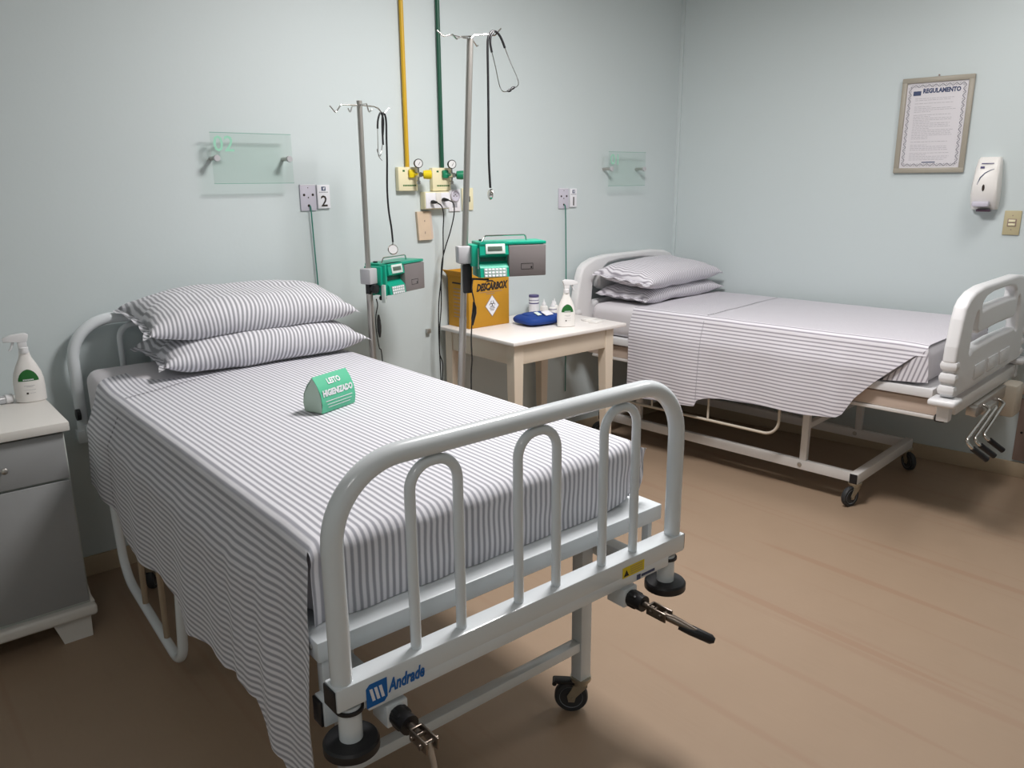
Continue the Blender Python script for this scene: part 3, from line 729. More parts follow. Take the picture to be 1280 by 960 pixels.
# ================================================================== spray bottles
def spray(loc, rz, label, scale=1.0, flip=1):
    t = empty('spray_bottle', loc, rz, label, 'bottle', 'disinfectant spray bottles')
    s = scale; F_ = lambda bb: (bb.transform(Matrix.Diagonal((flip, 1, 1, 1))), bb)[1]
    prof = [(.046, 0), (.052, .004), (.053, .05), (.052, .085), (.046, .115), (.034, .145), (.022, .170), (.018, .185), (.0175, .195)]
    b = NB(); lathe(b, [(r*s, h*s) for r, h in prof], sy=.62, seg=36); obj('bottle_body', b, 'bottle', t)
    b = NB(); lathe(b, [(.016*s, .190*s), (.0165*s, .193*s), (.0165*s, .210*s), (.013*s, .213*s)], seg=28)
    box(b, -.017*s, .014*s, -.010*s, .010*s, .21*s, .236*s, .004*s)
    prism(b, [(-.062*s, .236*s), (-.064*s, .252*s), (-.036*s, .262*s), (.010*s, .266*s), (.023*s, .258*s), (.016*s, .232*s), (-.010*s, .230*s), (-.022*s, .238*s)], -.011*s, .011*s, bev=.003*s)
    obj('spray_head', F_(b), 'plastic', t)
    b = NB(); tube(b, [(-.030*s, 0, .238*s), (-.034*s, 0, .225*s), (-.040*s, 0, .210*s), (-.047*s, 0, .202*s)], [.005*s, .0045*s, .004*s, .003*s], 8); obj('trigger', F_(b), 'plastic', t)
    # label: green mountain shape, bent over the front
    def wrap(x, z, e=.0008):
        for (r0, h0), (r1, h1) in zip(prof, prof[1:]):
            if h0 <= z <= h1: r = r0+(r1-r0)*(z-h0)/(h1-h0); break
        q = max(-1, min(1, x/r)); return Vector((x*s, -(.62*r*math.sqrt(1-q*q)+e)*s, z*s))
    b = NB(); n = 12; a = []; c = []
    for i in range(n+1):
        x = -.034+.068*i/n; h = .085+.044*math.sqrt(max(0, 1-(x/.0355)**2))*(1-.08*abs(x)/.034)
        a.append(b.verts.new(wrap(x, .085))); c.append((b.verts.new(wrap(x, (h+.085)/2)), b.verts.new(wrap(x*.96, h))))
    for i in range(n):
        b.faces.new((a[i], a[i+1], c[i+1][0], c[i][0])); b.faces.new((c[i][0], c[i+1][0], c[i+1][1], c[i][1]))
    lb = obj('green_label', b, 'lgreen', t)
    b = NB()
    def bar(x0_, x1_, z0_, z1_, e):
        k = 6; r1 = [b.verts.new(wrap(x0_+(x1_-x0_)*i/k, z0_, e)) for i in range(k+1)]; r2_ = [b.verts.new(wrap(x0_+(x1_-x0_)*i/k, z1_, e)) for i in range(k+1)]
        for i in range(k): b.faces.new((r1[i], r1[i+1], r2_[i+1], r2_[i]))
    for k in range(7): bar(-.018+k*.0052, -.0145+k*.0052, .0875, .0925, .0014)
    obj('label_print', b, 'white', lb)
    b = NB(); bar(-.018, .018, .066, .0672, .0006); bar(-.010, .012, .062, .063, .0006); bar(-.020, .020, .050, .0508, .0006); bar(-.002, .018, .037, .0378, .0006)
    obj('fine_print', b, 'grayink', t)
    b = NB(); bar(-.013, -.006, .034, .041, .0008); obj('emblem', b, 'ink', t)
    return t
spray((.424, 3.20, .797), math.radians(-8), 'white spray bottle with a green label on the bedside cabinet', .93)
spray((2.787, 2.885, .8185), math.radians(-28), 'white spray bottle with a green label on the cream table', .91, -1)

# clear plastic tube lying on the cabinet
b = NB(); lathe(b, [(.012, 0), (.015, .004), (.015, .10), (.012, .104)], (0, 0, .0152), (1, 0, 0), 20)
t = thing('plastic_tube', b, 'tube', 'clear plastic tube with a cap lying on the bedside cabinet', 'tube', loc=(.245, 3.21, .797), rz=.05)
b = NB(); lathe(b, [(.013, 0), (.0165, .002), (.0165, .022), (.013, .025)], (.100, 0, .0168), (1, 0, 0), 20); obj('cap', b, 'plastic', t)

# ================================================================== cream table
tb = empty('side_table', (2.69, 3.03, 0), 0, 'small cream painted wooden table between the two beds', 'table')
TX0, TX1, TY0, TY1, TZ = 2.305, 3.085, 2.735, 3.335, .818
b = NB(); box(b, TX0, TX1, TY0, TY1, TZ-.018, TZ, .003); obj('tabletop', b, 'tabletop', tb, 'world')
b = NB(); ax0, ax1, ay0, ay1 = TX0+.022, TX1-.075, TY0+.022, TY1-.02
box(b, ax0+.01, ax1-.01, ay0+.004, ay0+.02, TZ-.118, TZ-.018, .002); box(b, ax0+.01, ax1-.01, ay1-.02, ay1-.004, TZ-.118, TZ-.018, .002)
box(b, ax0+.004, ax0+.02, ay0+.01, ay1-.01, TZ-.118, TZ-.018, .002); box(b, ax1-.02, ax1-.004, ay0+.01, ay1-.01, TZ-.118, TZ-.018, .002); obj('apron', b, 'table', tb, 'world')
for sx_, X_ in ((1, ax0), (-1, ax1)):
    for sy_, Y_ in ((1, ay0), (-1, ay1)):
        b = NB(); vs = []
        for z, wd in ((TZ-.0181, .058), (TZ-.13, .058), (0, .038)):
            vs.append([b.verts.new((X_+sx_*p_*wd, Y_+sy_*q_*wd, z)) for p_, q_ in ((0, 0), (1, 0), (1, 1), (0, 1))])
        for a_, c_ in zip(vs, vs[1:]):
            for i in range(4): b.faces.new((a_[i], a_[(i+1) % 4], c_[(i+1) % 4], c_[i]))
        b.faces.new(vs[0]); b.faces.new(vs[-1][::-1]); bmesh.ops.bevel(b, geom=b.edges[:], offset=.002, segments=1, affect='EDGES'); obj('leg', b, 'table', tb, 'world')

# yellow sharps box
sb = empty('sharps_box', (2.4985, 3.245, TZ+.0005), 0, 'yellow cardboard sharps disposal box on the cream table', 'box')
b = NB(); box(b, -.133, .133, -.088, .088, 0, .272, .002); obj('carton', b, 'card', sb)
b = NB(); prism(b, [(-.134, .262), (-.166, .291), (-.164, .293), (-.130, .270)], -.09, .09); box(b, -.133, .133, -.091, -.088, .250, .274, .001); box(b, -.133, .133, .088, .092, .250, .288, .001); obj('lid_flap', b, 'card', sb)
b = NB(); prism(b, [(-.05, .222), (.045, .222), (.05, .230), (-.045, .230)], -.1345, -.1332)
b.transform(Matrix.Rotation(-PI/2, 4, 'Z')); obj('handle_slot', b, 'ink', sb, smooth=False)
letters('DESCARBOX', .050, up_face(0.016, -.0886, .205) @ Matrix.Rotation(.02, 4, 'Z'), 'ink', sb, bold=.0030, shear=.3, sx=.68, depth=.0003)
b = NB(); arcp = [(-.025, .231), (-.005, .240), (.022, .238), (.040, .225), (.045, .214), (.030, .227), (.010, .232), (-.010, .230)]; prism(b, arcp, -.0892, -.0884); obj('logo_arc', b, 'ink', sb, smooth=False)
b = NB(); join_flat(b, -.06, .085, .178, .180, -.0884); join_flat(b, -.02, .035, .168, .171, -.0884); obj('box_print', b, 'brown', sb, smooth=False)
b = NB(); d = .052; prism(b, [(.018, .105-d*1.12), (.018+d*.9, .105), (.018, .105+d*1.12), (.018-d*.9, .105)], -.0892, -.0884); hz = obj('hazard_diamond', b, 'brown', sb, smooth=False, label='white diamond with a biohazard sign')
b = NB(); d = .047; prism(b, [(.018, .105-d*1.12), (.018+d*.9, .105), (.018, .105+d*1.12), (.018-d*.9, .105)], -.0898, -.0892); obj('diamond_field', b, 'white', hz, smooth=False)
b = NB()
for k in range(3):
    a = PI/2+k*2*PI/3; cx, cz = .018+.0095*math.cos(a), .114+.0095*math.sin(a)
    pts = [(cx+.0088*math.cos(q), -.0901, cz+.0088*math.sin(q)) for q in [a+PI+.75+(2*PI-1.5)*i/14 for i in range(15)]]
    pts = [(cx+.0088*math.cos(a+.6+(2*PI-1.2)*i/14), -.0901, cz+.0088*math.sin(a+.6+(2*PI-1.2)*i/14)) for i in range(15)]
    tube(b, pts, .0016, 5)
for k in range(3): join_flat(b, .000+k*.003, .036-k*.003, .0925-k*.006, .0945-k*.006, -.0898, .0004)
obj('biohazard_sign', b, 'ink', hz, smooth=False)
b = NB()
for k in range(9): box(b, -.1338, -.1331, -.05, .04, .195-k*.018, .199-k*.018, 0)
obj('side_print', b, 'brown', sb, smooth=False)

# blue wrapped pack, can, dropper bottles, gauze
pk = empty('wrapped_pack', (2.738, 3.045, TZ+.001), math.radians(-3), 'dark blue fabric-wrapped pack with a white label in front of the small bottles', 'pack')
b = NB()
def lump(bm, cx, cy, cz, sx, sy, sz, seed, n=20):
    r = bmesh.ops.create_uvsphere(bm, u_segments=n*2, v_segments=n, radius=1)
    for v in r['verts']:
        q = v.co.copy(); f = lambda t, p: math.copysign(abs(t)**p, t)
        q = Vector((f(q.x, .55), f(q.y, .55), f(q.z, .8))); q *= 1+.05*noise.noise(v.co*2+Vector((seed, 0, 0)))
        v.co = Vector((cx+q.x*sx, cy+q.y*sy, max(cz-sz, cz+q.z*sz)))
lump(b, 0, 0, .026, .122, .095, .026, 2); obj('wrap', b, 'blue', pk)
b = NB(); lump(b, -.01, .004, .049, .075, .055, .010, 5, 12); obj('fold', b, 'blue', pk)
b = NB(); lump(b, .065, -.02, .030, .062, .05, .018, 8, 12); obj('fold', b, 'blue', pk)
b = NB(); rbox(b, (.020, -.050, .0595), .060, .040, .002, .0005, Matrix.Rotation(.2, 3, 'Z') @ Matrix.Rotation(.42, 3, 'X')); obj('label', b, 'white', pk)
b = NB(); rbox(b, (-.036, -.040, .0605), .030, .034, .002, .0005, Matrix.Rotation(.2, 3, 'Z') @ Matrix.Rotation(.38, 3, 'X')); obj('label', b, 'pale', pk)
cn = empty('supply_can', (2.905, 3.268, TZ+.0005), 0, 'slim white can with dark blue bands at the rear of the cream table', 'can')
b = NB(); lathe(b, [(.026, 0), (.028, .002), (.028, .108), (.026, .110)], seg=32); obj('can_body', b, 'white', cn)
b = NB(); lathe(b, [(.0283, .100), (.0285, .101), (.0285, .111), (.027, .1125)], seg=32); obj('lid', b, 'purple', cn)
b = NB(); lathe(b, [(.0281, .082), (.0284, .0822), (.0284, .085), (.0281, .0852)], seg=32); lathe(b, [(.0281, .064), (.0284, .0642), (.0284, .070), (.0281, .0702)], seg=32); obj('blue_band', b, 'purple', cn)
for k, (x, y, lb_) in enumerate(((2.890, 3.168, 'small white dropper bottle standing nearest the can'), (2.893, 3.100, 'small white dropper bottle with a purple ring beside the spray bottle'), (2.952, 3.150, 'small white dropper bottle standing behind the other droppers'))):
    d = empty('dropper_bottle', (x, y, TZ+.0005), 0, lb_, 'bottle', 'dropper bottles on the table')
    b = NB(); lathe(b, [(.020, 0), (.022, .002), (.022, .055), (.019, .062), (.010, .066)], seg=28); obj('bottle_body', b, 'bottle', d)
    b = NB(); lathe(b, [(.012, .064), (.0125, .068), (.011, .078), (.004, .086), (.0022, .100), (.001, .102)], seg=20); obj('dropper_tip', b, 'plastic', d)
    if k == 1:
        b = NB(); lathe(b, [(.0223, .052), (.0226, .0522), (.0226, .055), (.0223, .0552)], seg=28); lathe(b, [(.0223, .02), (.0226, .0202), (.0226, .034), (.0223, .0342)], seg=28); obj('blue_band', b, 'purple', d)
for k, (x, y, r_, lb_) in enumerate(((2.985, 2.862, .3, 'folded white gauze pad nearest the front edge of the cream table'), (3.005, 2.93, -.2, 'folded white gauze pad lying behind the first one on the cream table'))):
    b = NB(); box(b, -.04, .04, -.025, .025, 0, .006, .002); box(b, -.034, .036, -.02, .022, .006, .010, .002)
    thing('gauze_pad', b, 'bottle', lb_, 'gauze', 'gauze pads on the table', (x, y, TZ+.0005), r_)

# ================================================================== drip stands
def drip_stand(x, y, ztop, lean, rlow, rup, hooks, label, zlow=1.0, capz=True):
    t = empty('drip_stand', (x, y, 0), 0, label, 'drip stand', 'drip stands')
    def P(z): return Vector((lean*z, 0, z))
    b = NB(); cyl(b, P(.05), P(zlow), rlow, seg=20); obj('lower_pole', b, 'steel', t)
    b = NB(); cyl(b, P(zlow-.01), P(ztop), rup, seg=18); obj('upper_pole', b, 'steel', t)
    b = NB(); lathe(b, [(.02, .04), (.03, .045), (.03, .075), (.018, .085)]); hb_ = obj('base_hub', b, 'black', t)
    for k in range(5):
        a = 2*PI*k/5+.3; c = Vector((math.cos(a), math.sin(a), 0))
        b = NB(); tube(b, [Vector((0, 0, .06)), c*.10+Vector((0, 0, .058)), c*.175+Vector((0, 0, .045))], [.011, .010, .008], 10); lg_ = obj('leg', b, 'steel', t)
        b = NB(); s_ = Vector((-c.y, c.x, 0)); q = c*.17+Vector((0, 0, .02)); tube(b, [q-s_*.008, q+s_*.008], .02, 16); obj('wheel', b, 'tyre', lg_)
    for h in hooks:
        b = NB(); tube(b, fillet([Vector(p)-Vector((x, y, 0)) for p in h], .008, 3), .0028, 8); obj('hook', b, 'chrome', t)
    return t
hk1 = [[(1.711, 3.0, 1.855), (1.627, 3.0, 1.852), (1.612, 3.0, 1.832), (1.602, 3.0, 1.820), (1.577, 3.0, 1.846)],
       [(1.711, 3.0, 1.855), (1.780, 3.0, 1.853), (1.800, 3.0, 1.846), (1.823, 3.0, 1.823), (1.851, 3.0, 1.850)],
       [(1.711, 3.0, 1.855), (1.705, 2.93, 1.855), (1.705, 2.915, 1.82), (1.705, 2.89, 1.83)],
       [(1.711, 3.0, 1.855), (1.717, 3.07, 1.855), (1.717, 3.09, 1.83), (1.717, 3.105, 1.85)]]
ds1 = drip_stand(1.712, 3.0, 1.872, .0, .0145, .0115, hk1, 'shorter steel drip stand behind the nearer bed, nearest its pillows', 1.10)
lean = .062
x2 = 1.78
def pole2(z): return x2+lean*z
hk2 = [[(1.908, 2.5, 2.060), (1.900, 2.53, 2.068), (1.858, 2.56, 2.078), (1.829, 2.56, 2.070), (1.808, 2.57, 2.090)],
       [(1.908, 2.5, 2.060), (1.895, 2.48, 2.066), (1.835, 2.46, 2.056), (1.812, 2.455, 2.045), (1.790, 2.45, 2.058)],
       [(1.908, 2.5, 2.060), (1.925, 2.5, 2.075), (1.975, 2.49, 2.082), (2.010, 2.48, 2.080), (2.032, 2.47, 2.106)],
       [(1.908, 2.5, 2.060), (1.925, 2.51, 2.070), (1.960, 2.55, 2.066), (1.985, 2.56, 2.05), (1.999, 2.57, 2.055)]]
ds2 = drip_stand(x2, 2.5, 2.06, lean, .0145, .0125, hk2, 'taller steel drip stand in front of the cream table', 1.02)

# infusion pumps
def pump(px, py, z0, rot, label, k):
    t = empty('infusion_pump', (px, py, z0), rot, label, 'pump', 'infusion pumps')
    L0, L1, D0, D1, H = .045, .315, -.075, .055, .138
    b = NB()
    box(b, L0, L1, D0+.035, D1, .0, H-.004, .006)                         # rear shell
    xm = L0+.115
    # left half, profile y-z: leaning display face, deep recess, keypad ledge
    pr = [(D0+.036, 0), (D0-.004, .004), (D0+.002, .040), (D0+.026, .062), (D0+.026, .080), (D0+.001, .090), (D0+.009, H), (D0+.036, H)]
    a1 = [b.verts.new((L0, y, z)) for y, z in pr]; a2 = [b.verts.new((xm, y, z)) for y, z in pr]; n = len(pr)
    b.faces.new(a1); b.faces.new(a2[::-1])
    for i in range(n): b.faces.new((a1[i], a1[(i+1) % n], a2[(i+1) % n], a2[i]))
    box(b, L0-.001, L1+.002, D0+.005, D1, H-.012, H, .003)                # top lip
    obj('housing', b, 'pump', t)
    b = NB(); box(b, xm+.001, L1-.001, D0, D0+.036, .003, H-.014, .004); dg_ = obj('pump_door', b, 'pumpg', t)
    b = NB()
    for (xa, xb, za, zb) in ((xm+.05, xm+.10, .052, .0535), (xm+.05, xm+.10, .030, .0315), (xm+.05, xm+.0515, .030, .0535), (xm+.0985, xm+.10, .030, .0535), (xm+.09, xm+.096, .034, .041)): join_flat(b, xa, xb, za, zb, D0, .0006)
    obj('door_print', b, 'blackg', dg_, smooth=False)
    b = NB(); rbox(b, (L0+.062, D0+.0035, .113), .078, .004, .038, .001, Matrix.Rotation(-.17, 3, 'X')); ds = obj('display_panel', b, 'pale', t)
    b = NB(); rbox(b, (L0+.060, D0+.0015, .114), .058, .003, .017, .0005, Matrix.Rotation(-.17, 3, 'X')); obj('screen', b, 'lcd', ds)
    b = NB(); box(b, L0+.006, xm-.004, D0+.0245, D0+.027, .063, .079, .001); obj('recess', b, 'pumpd', t)
    b = NB()
    rbox(b, (L0+.060, D0-.0025, .022), .092, .0025, .034, .0005, Matrix.Rotation(-.165, 3, 'X')); kp = obj('keypad', b, 'keypad', t)
    b = NB()
    for r_ in range(3):
        for c_ in range(6): rbox(b, (L0+.022+c_*.0145, D0-.0050+r_*.0018, .010+r_*.012), .010, .003, .0080, .0005, Matrix.Rotation(-.165, 3, 'X'))
    obj('keys', b, 'white', kp)
    # carrying handle
    b = NB(); tube(b, fillet([(L0+.02, -.02, H-.002), (L0+.035, -.02, H+.022), (L1-.07, -.02, H+.022), (L1-.065, -.02, H-.002)], .010, 5), .0028, 8); obj('carrying_handle', b, 'chrome', t)
    b = NB(); cyl(b, (L0+.03, .02, H), (L0+.03, .02, H+.006), .010, seg=14); obj('top_knob', b, 'black', t)
    # side ribs and clamp to the pole
    b = NB(); box(b, .018, L0+.002, -.05, .04, .045, .128, .004); obj('clamp_arm', b, 'pump', t)
    b = NB(); box(b, -.030, .024, -.030, .026, .055, .122, .005); obj('pole_clamp', b, 'clampg', t)
    if k == 0:
        b = NB(); box(b, L0-.0145, L0-.001, -.065, -.03, .0, .135, .003); box(b, L0-.0145, L0-.001, .0, .045, .0, .125, .003); obj('side_rib', b, 'pump', t)
        b = NB(); box(b, L0-.022, L0-.016, -.065, -.045, -.028, .05, .001); box(b, L0-.01, L0-.004, .03, .045, .0, .055, .001); obj('line_guide', b, 'pale', t)
        b = NB(); lathe(b, [(.008, 0), (.020, .004), (.022, .012), (.020, .022), (.010, .025)], (-.002, -.018, .035), (0, -1, 0), 8); cyl(b, (-.002, 0, .035), (-.002, -.02, .035), .012, seg=12); box(b, -.014, .022, -.012, .012, .01, .056, .004); obj('clamp_knob', b, 'black', t)
        b = NB(); cyl(b, (L0-.01, -.03, -.010), (L0-.01, -.055, -.010), .010, seg=12); obj('lower_knob', b, 'black', t)
    else:
        b = NB(); box(b, -.012, .026, -.022, .022, -.062, .052, .006); cyl(b, (.02, -.03, -.004), (.085, -.05, -.008), .004, seg=8); obj('clamp_lever', b, 'black', t)
        b = NB(); box(b, L0-.003, L0-.0008, -.055, -.045, .035, .115, .001); box(b, L0-.003, L0-.0008, -.02, .01, .06, .085, .001); obj('side_label', b, 'pale', t)
    return t
pump(1.712, 2.998, 1.068, math.radians(22), 'green and grey infusion pump clamped to the shorter drip stand', 0)
pump(1.857, 2.5, 1.182, math.radians(-23), 'green and grey infusion pump clamped to the taller drip stand', 1)

# stethoscopes hanging on the hooks
def smooth_path(pts, n=5):
    P = [Vector(p) for p in pts]; out = []
    for i in range(len(P)-1):
        a, b_, c, d = P[max(i-1, 0)], P[i], P[i+1], P[min(i+2, len(P)-1)]
        for k in range(n):
            t = k/n; out.append(.5*((2*b_)+(c-a)*t+(2*a-5*b_+4*c-d)*t*t+(3*b_-a-3*c+d)*t**3))
    return out+[P[-1]]
st1 = empty('stethoscope', (1.815, 2.99, 1.823), 0, 'black stethoscope hanging from the shorter drip stand, disc facing out', 'stethoscope', 'stethoscopes')
Y1 = 2.985
b = NB(); tube(b, smooth_path([(x, Y1+.0, z) for x, z in ((1.806, 1.70), (1.807, 1.79), (1.815, 1.829), (1.826, 1.80), (1.824, 1.72), (1.822, 1.639), (1.816, 1.524), (1.818, 1.434), (1.828, 1.356), (1.832, 1.295))]), .0042, 8); obj('tubing', b, 'black', st1, 'world')
b = NB(); tube(b, smooth_path([(x, Y1+.008, z) for x, z in ((1.788, 1.765), (1.792, 1.80), (1.806, 1.829), (1.818, 1.80), (1.812, 1.74))]), .0040, 8); obj('tubing', b, 'black', st1, 'world')
b = NB(); tube(b, smooth_path([(x, Y1+.008, z) for x, z in ((1.788, 1.768), (1.786, 1.71), (1.785, 1.665), (1.790, 1.650), (1.803, 1.637))]), .0017, 6); tube(b, smooth_path([(x, Y1, z) for x, z in ((1.807, 1.72), (1.800, 1.69), (1.790, 1.655), (1.779, 1.668), (1.775, 1.684))]), .0017, 6); obj('ear_tube', b, 'chrome', st1, 'world')
b = NB(); lathe(b, [(.010, -.008), (.019, -.006), (.0225, 0), (.0225, .004), (.020, .006), (.019, .005), (.001, .005)], (1.830, Y1, 1.263), (-.35, -.9, .15), 28); cyl(b, (1.831, Y1, 1.284), (1.832, Y1, 1.298), .003, seg=8); cp = obj('chest_piece', b, 'chrome', st1, 'world')
b = NB(); lathe(b, [(.0001, .0052), (.0185, .0052), (.0185, .0060), (.0001, .0060)], (1.830, Y1, 1.263), (-.35, -.9, .15), 28); obj('diaphragm', b, 'plastic', cp, 'world')
st2 = empty('stethoscope', (1.99, 2.47, 2.085), 0, 'black stethoscope looped over the hook of the taller drip stand', 'stethoscope', 'stethoscopes')
Y2 = 2.47
b = NB(); tube(b, smooth_path([(x, Y2, z) for x, z in ((2.050, 2.039), (2.038, 2.062), (2.022, 2.083), (2.002, 2.093), (1.984, 2.088), (1.970, 2.068), (1.966, 2.031), (1.966, 1.919), (1.965, 1.775), (1.964, 1.628), (1.969, 1.523))]), .0045, 8); obj('tubing', b, 'black', st2, 'world')
b = NB(); tube(b, smooth_path([(x, Y2-.008, z) for x, z in ((1.990, 2.088), (1.976, 2.071), (1.973, 2.046), (1.980, 2.016))]), .0042, 8); obj('tubing', b, 'black', st2, 'world')
b = NB(); tube(b, smooth_path([(x, Y2-.008, z) for x, z in ((1.979, 2.020), (1.997, 1.964), (2.008, 1.922), (2.020, 1.891), (2.036, 1.881), (2.056, 1.884))]), .0018, 6); tube(b, smooth_path([(x, Y2, z) for x, z in ((2.049, 2.041), (2.077, 1.990), (2.110, 1.938), (2.117, 1.915), (2.106, 1.903), (2.096, 1.901))]), .0018, 6); obj('ear_tube', b, 'chrome', st2, 'world')
for p in (((2.054, Y2-.008, 1.884), (2.074, Y2-.008, 1.889)), ((2.078, Y2, 1.893), (2.098, Y2, 1.902))):
    b = NB(); a_, c_ = Vector(p[0]), Vector(p[1]); tube(b, [a_, a_.lerp(c_, .35), a_.lerp(c_, .7), c_], [.003, .0058, .0055, .003], 10); obj('ear_tip', b, 'black', st2, 'world')
b = NB(); lathe(b, [(.008, -.009), (.016, -.007), (.021, 0), (.021, .004), (.019, .006), (.001, .006)], (1.969, Y2, 1.499), (.93, -.35, -.1), 28); cp = obj('chest_piece', b, 'chrome', st2, 'world')
b = NB(); lathe(b, [(.0001, .0062), (.018, .0062), (.018, .0070), (.0001, .0070)], (1.969, Y2, 1.499), (.93, -.35, -.1), 28); obj('diaphragm', b, 'plastic', cp, 'world')

# power cords
def cord(name, pts, r, m, label, group=None, plug=None, blob=None, cat='cord'):
    c = Vector(pts[0]); t = empty(name, c, 0, label, cat, group)
    b = NB(); tube(b, smooth_path(pts), r, 7); obj('cable', b, m, t, 'world')
    if plug: b = NB(); tube(b, plug[0], plug[1], 12); obj('plug', b, m, t, 'world')
    if blob: b = NB(); tube(b, blob, [.004, .0085, .0095, .0085, .004][:len(blob)], 10); obj('adapter', b, m, t, 'world')
    return t
cord('power_cord', [(2.268, 3.275, 1.449), (2.289, 3.262, 1.433), (2.307, 3.27, 1.39), (2.308, 3.28, 1.304), (2.304, 3.28, 1.185), (2.290, 3.28, 1.085), (2.268, 3.28, .944), (2.262, 3.28, .779), (2.266, 3.28, .567), (2.27, 3.28, .2), (2.2, 3.26, .012)], .0032, 'blackg', 'thin black power cord from the socket strip, plugged in nearer the yellow valve', 'power cords on the wall', ([(2.262, 3.302, 1.451), (2.263, 3.292, 1.451), (2.272, 3.272, 1.449)], [.009, .010, .005]))
cord('power_cord', [(2.338, 3.275, 1.459), (2.363, 3.262, 1.443), (2.371, 3.27, 1.388), (2.348, 3.275, 1.302), (2.310, 3.273, 1.216), (2.287, 3.275, 1.126), (2.276, 3.27, .943), (2.262, 3.27, .821), (2.256, 3.27, .696), (2.273, 3.27, .63), (2.265, 3.27, .5), (2.24, 3.27, .2), (2.17, 3.25, .012)], .0032, 'blackg', 'thin black power cord from the socket strip, plugged in under the green valve', 'power cords on the wall', ([(2.330, 3.302, 1.461), (2.331, 3.292, 1.461), (2.341, 3.272, 1.459)], [.009, .010, .005]))
cord('pump_cord', [(1.868, 2.462, 1.18), (1.868, 2.47, 1.135), (1.878, 2.47, 1.081), (1.874, 2.48, 1.011), (1.867, 2.48, .93), (1.869, 2.48, .848), (1.862, 2.48, .748), (1.86, 2.47, .4), (1.95, 2.47, .02)], .0028, 'blackg', 'black power cord with a spindle-shaped adapter hanging from the pump over the table', 'pump cords', None, [(1.877, 2.471, 1.085), (1.880, 2.471, 1.062), (1.879, 2.472, 1.040), (1.876, 2.475, 1.020), (1.873, 2.478, .99)])
cord('pump_cord', [(1.735, 2.985, 1.055), (1.728, 2.965, 1.03), (1.715, 2.962, .986), (1.713, 2.962, .933), (1.720, 2.965, .881), (1.726, 2.965, .841), (1.738, 2.965, .789), (1.75, 2.97, .4), (1.85, 2.97, .02)], .0026, 'blackg', 'black power cord running down the shorter drip stand', 'pump cords', None, [(1.7285, 2.962, .99), (1.7285, 2.962, .965), (1.729, 2.962, .94), (1.729, 2.962, .915), (1.729, 2.962, .89)])

# ================================================================== things on the rear wall  (local: x right, z up, y=0 the wall, -y into the room)
def wall_thing(name, x, z, label, cat, group=None): return empty(name, (x, W1, z), 0, label, cat, group)
def glass_sign(x, z, wd, ht, num, label):
    t = wall_thing('glass_sign', x, z, label, 'sign', 'glass number signs'); so = .060
    b = NB(); box(b, -wd/2, wd/2, -so-.003, -so+.001, -ht/2, ht/2, .0006, seg=1); obj('glass_plate', b, 'acr', t)
    for z_ in (-ht/2, ht/2):
        b = NB(); box(b, -wd/2, wd/2, -so-.0032, -so+.0012, z_-.0010, z_+.0010, 0); obj('polished_edge', b, 'glassedge', t)
    for s in (-1, 1):
        b = NB(); cyl(b, (s*(wd/2-.017), -.001, 0), (s*(wd/2-.017), -so, 0), .0085, seg=18); so_ = obj('standoff', b, 'steel', t)
        b = NB(); lathe(b, [(.010, 0), (.0135, .001), (.0135, .009), (.012, .011)], (s*(wd/2-.017), -so-.003, 0), (0, -1, 0), 20); obj('stud_cap', b, 'clampg', so_)
    letters(num, .088, up_face(-wd/2+.052, -so-.0038, ht/2-.046), 'num', t, bold=.0006, depth=.0003)
glass_sign(1.365, 1.648, .345, .200, '02', 'clear glass sign with green digits above the nearer bed')
glass_sign(3.680, 1.612, .325, .194, '01', 'clear glass sign on two studs above the bed by the right wall')

def outlet(x, z, label, with_cover=True):
    t = wall_thing('wall_outlet', x, z, label, 'socket', 'lilac wall outlets')
    b = NB(); box(b, -.038, .038, -.008, -.0005, -.057, .057, .002); obj('plate', b, 'lilac', t)
    b = NB()
    for px, pz, r in ((-.020, .012, .0055), (.022, .012, .0055), (0, .043, .0022), (0, .0, .003), (0, -.035, .006)): lathe(b, [(.0001, 0), (r, 0), (r, .0009), (.0001, .0009)], (px, -.008, pz), (0, -1, 0), 14)
    obj('hole', b, 'ink', t)
    b = NB(); box(b, -.036, .036, -.0095, -.007, .053, .057, .0005); obj('top_edge', b, 'white', t)
outlet(1.625, 1.484, 'lilac-grey wall outlet above the pillows of the nearer bed'); outlet(3.205, 1.449, 'lilac-grey wall outlet between the drip stands and the far bed')
def num_tag(x, z, wd, ht, n, label):
    t = wall_thing('number_tag', x, z, label, 'sign', 'bed number tags')
    b = NB(); box(b, -wd/2, wd/2, -.012, -.0005, -ht/2, ht/2, .002); obj('card', b, 'white', t)
    b = NB(); join_flat(b, -.010, .010, ht/2-.026, ht/2-.008, -.012); obj('emblem', b, 'navy', t, smooth=False)
    b = NB(); join_flat(b, -.003, .004, ht/2-.022, ht/2-.012, -.0128); join_flat(b, .004, .006, ht/2-.016, ht/2-.010, -.0128); obj('emblem_mark', b, 'white', t, smooth=False)
    b = NB()
    for k in range(6): join_flat(b, -.022+k*.0075, -.0165+k*.0075, ht/2-.0345, ht/2-.0305, -.012, .0006)
    obj('small_print', b, 'grayink', t, smooth=False)
    letters(n, .068, up_face(0, -.0128, -.022), 'ink', t, 'digit', depth=.0003, bold=.0008)
num_tag(1.699, 1.487, .062, .104, '2', 'small white tag reading 2, above the nearer bed'); num_tag(3.279, 1.451, .054, .104, '1', 'small white tag reading 1, to the right of both drip stands')
cord('call_cord', [(1.628, 3.343, 1.448), (1.630, 3.338, 1.43), (1.634, 3.34, 1.296), (1.640, 3.34, 1.05), (1.645, 3.34, .7), (1.65, 3.34, .3)], .003, 'greencord', 'thin dark green cord hanging down behind the nearer pillows', 'green call cords')
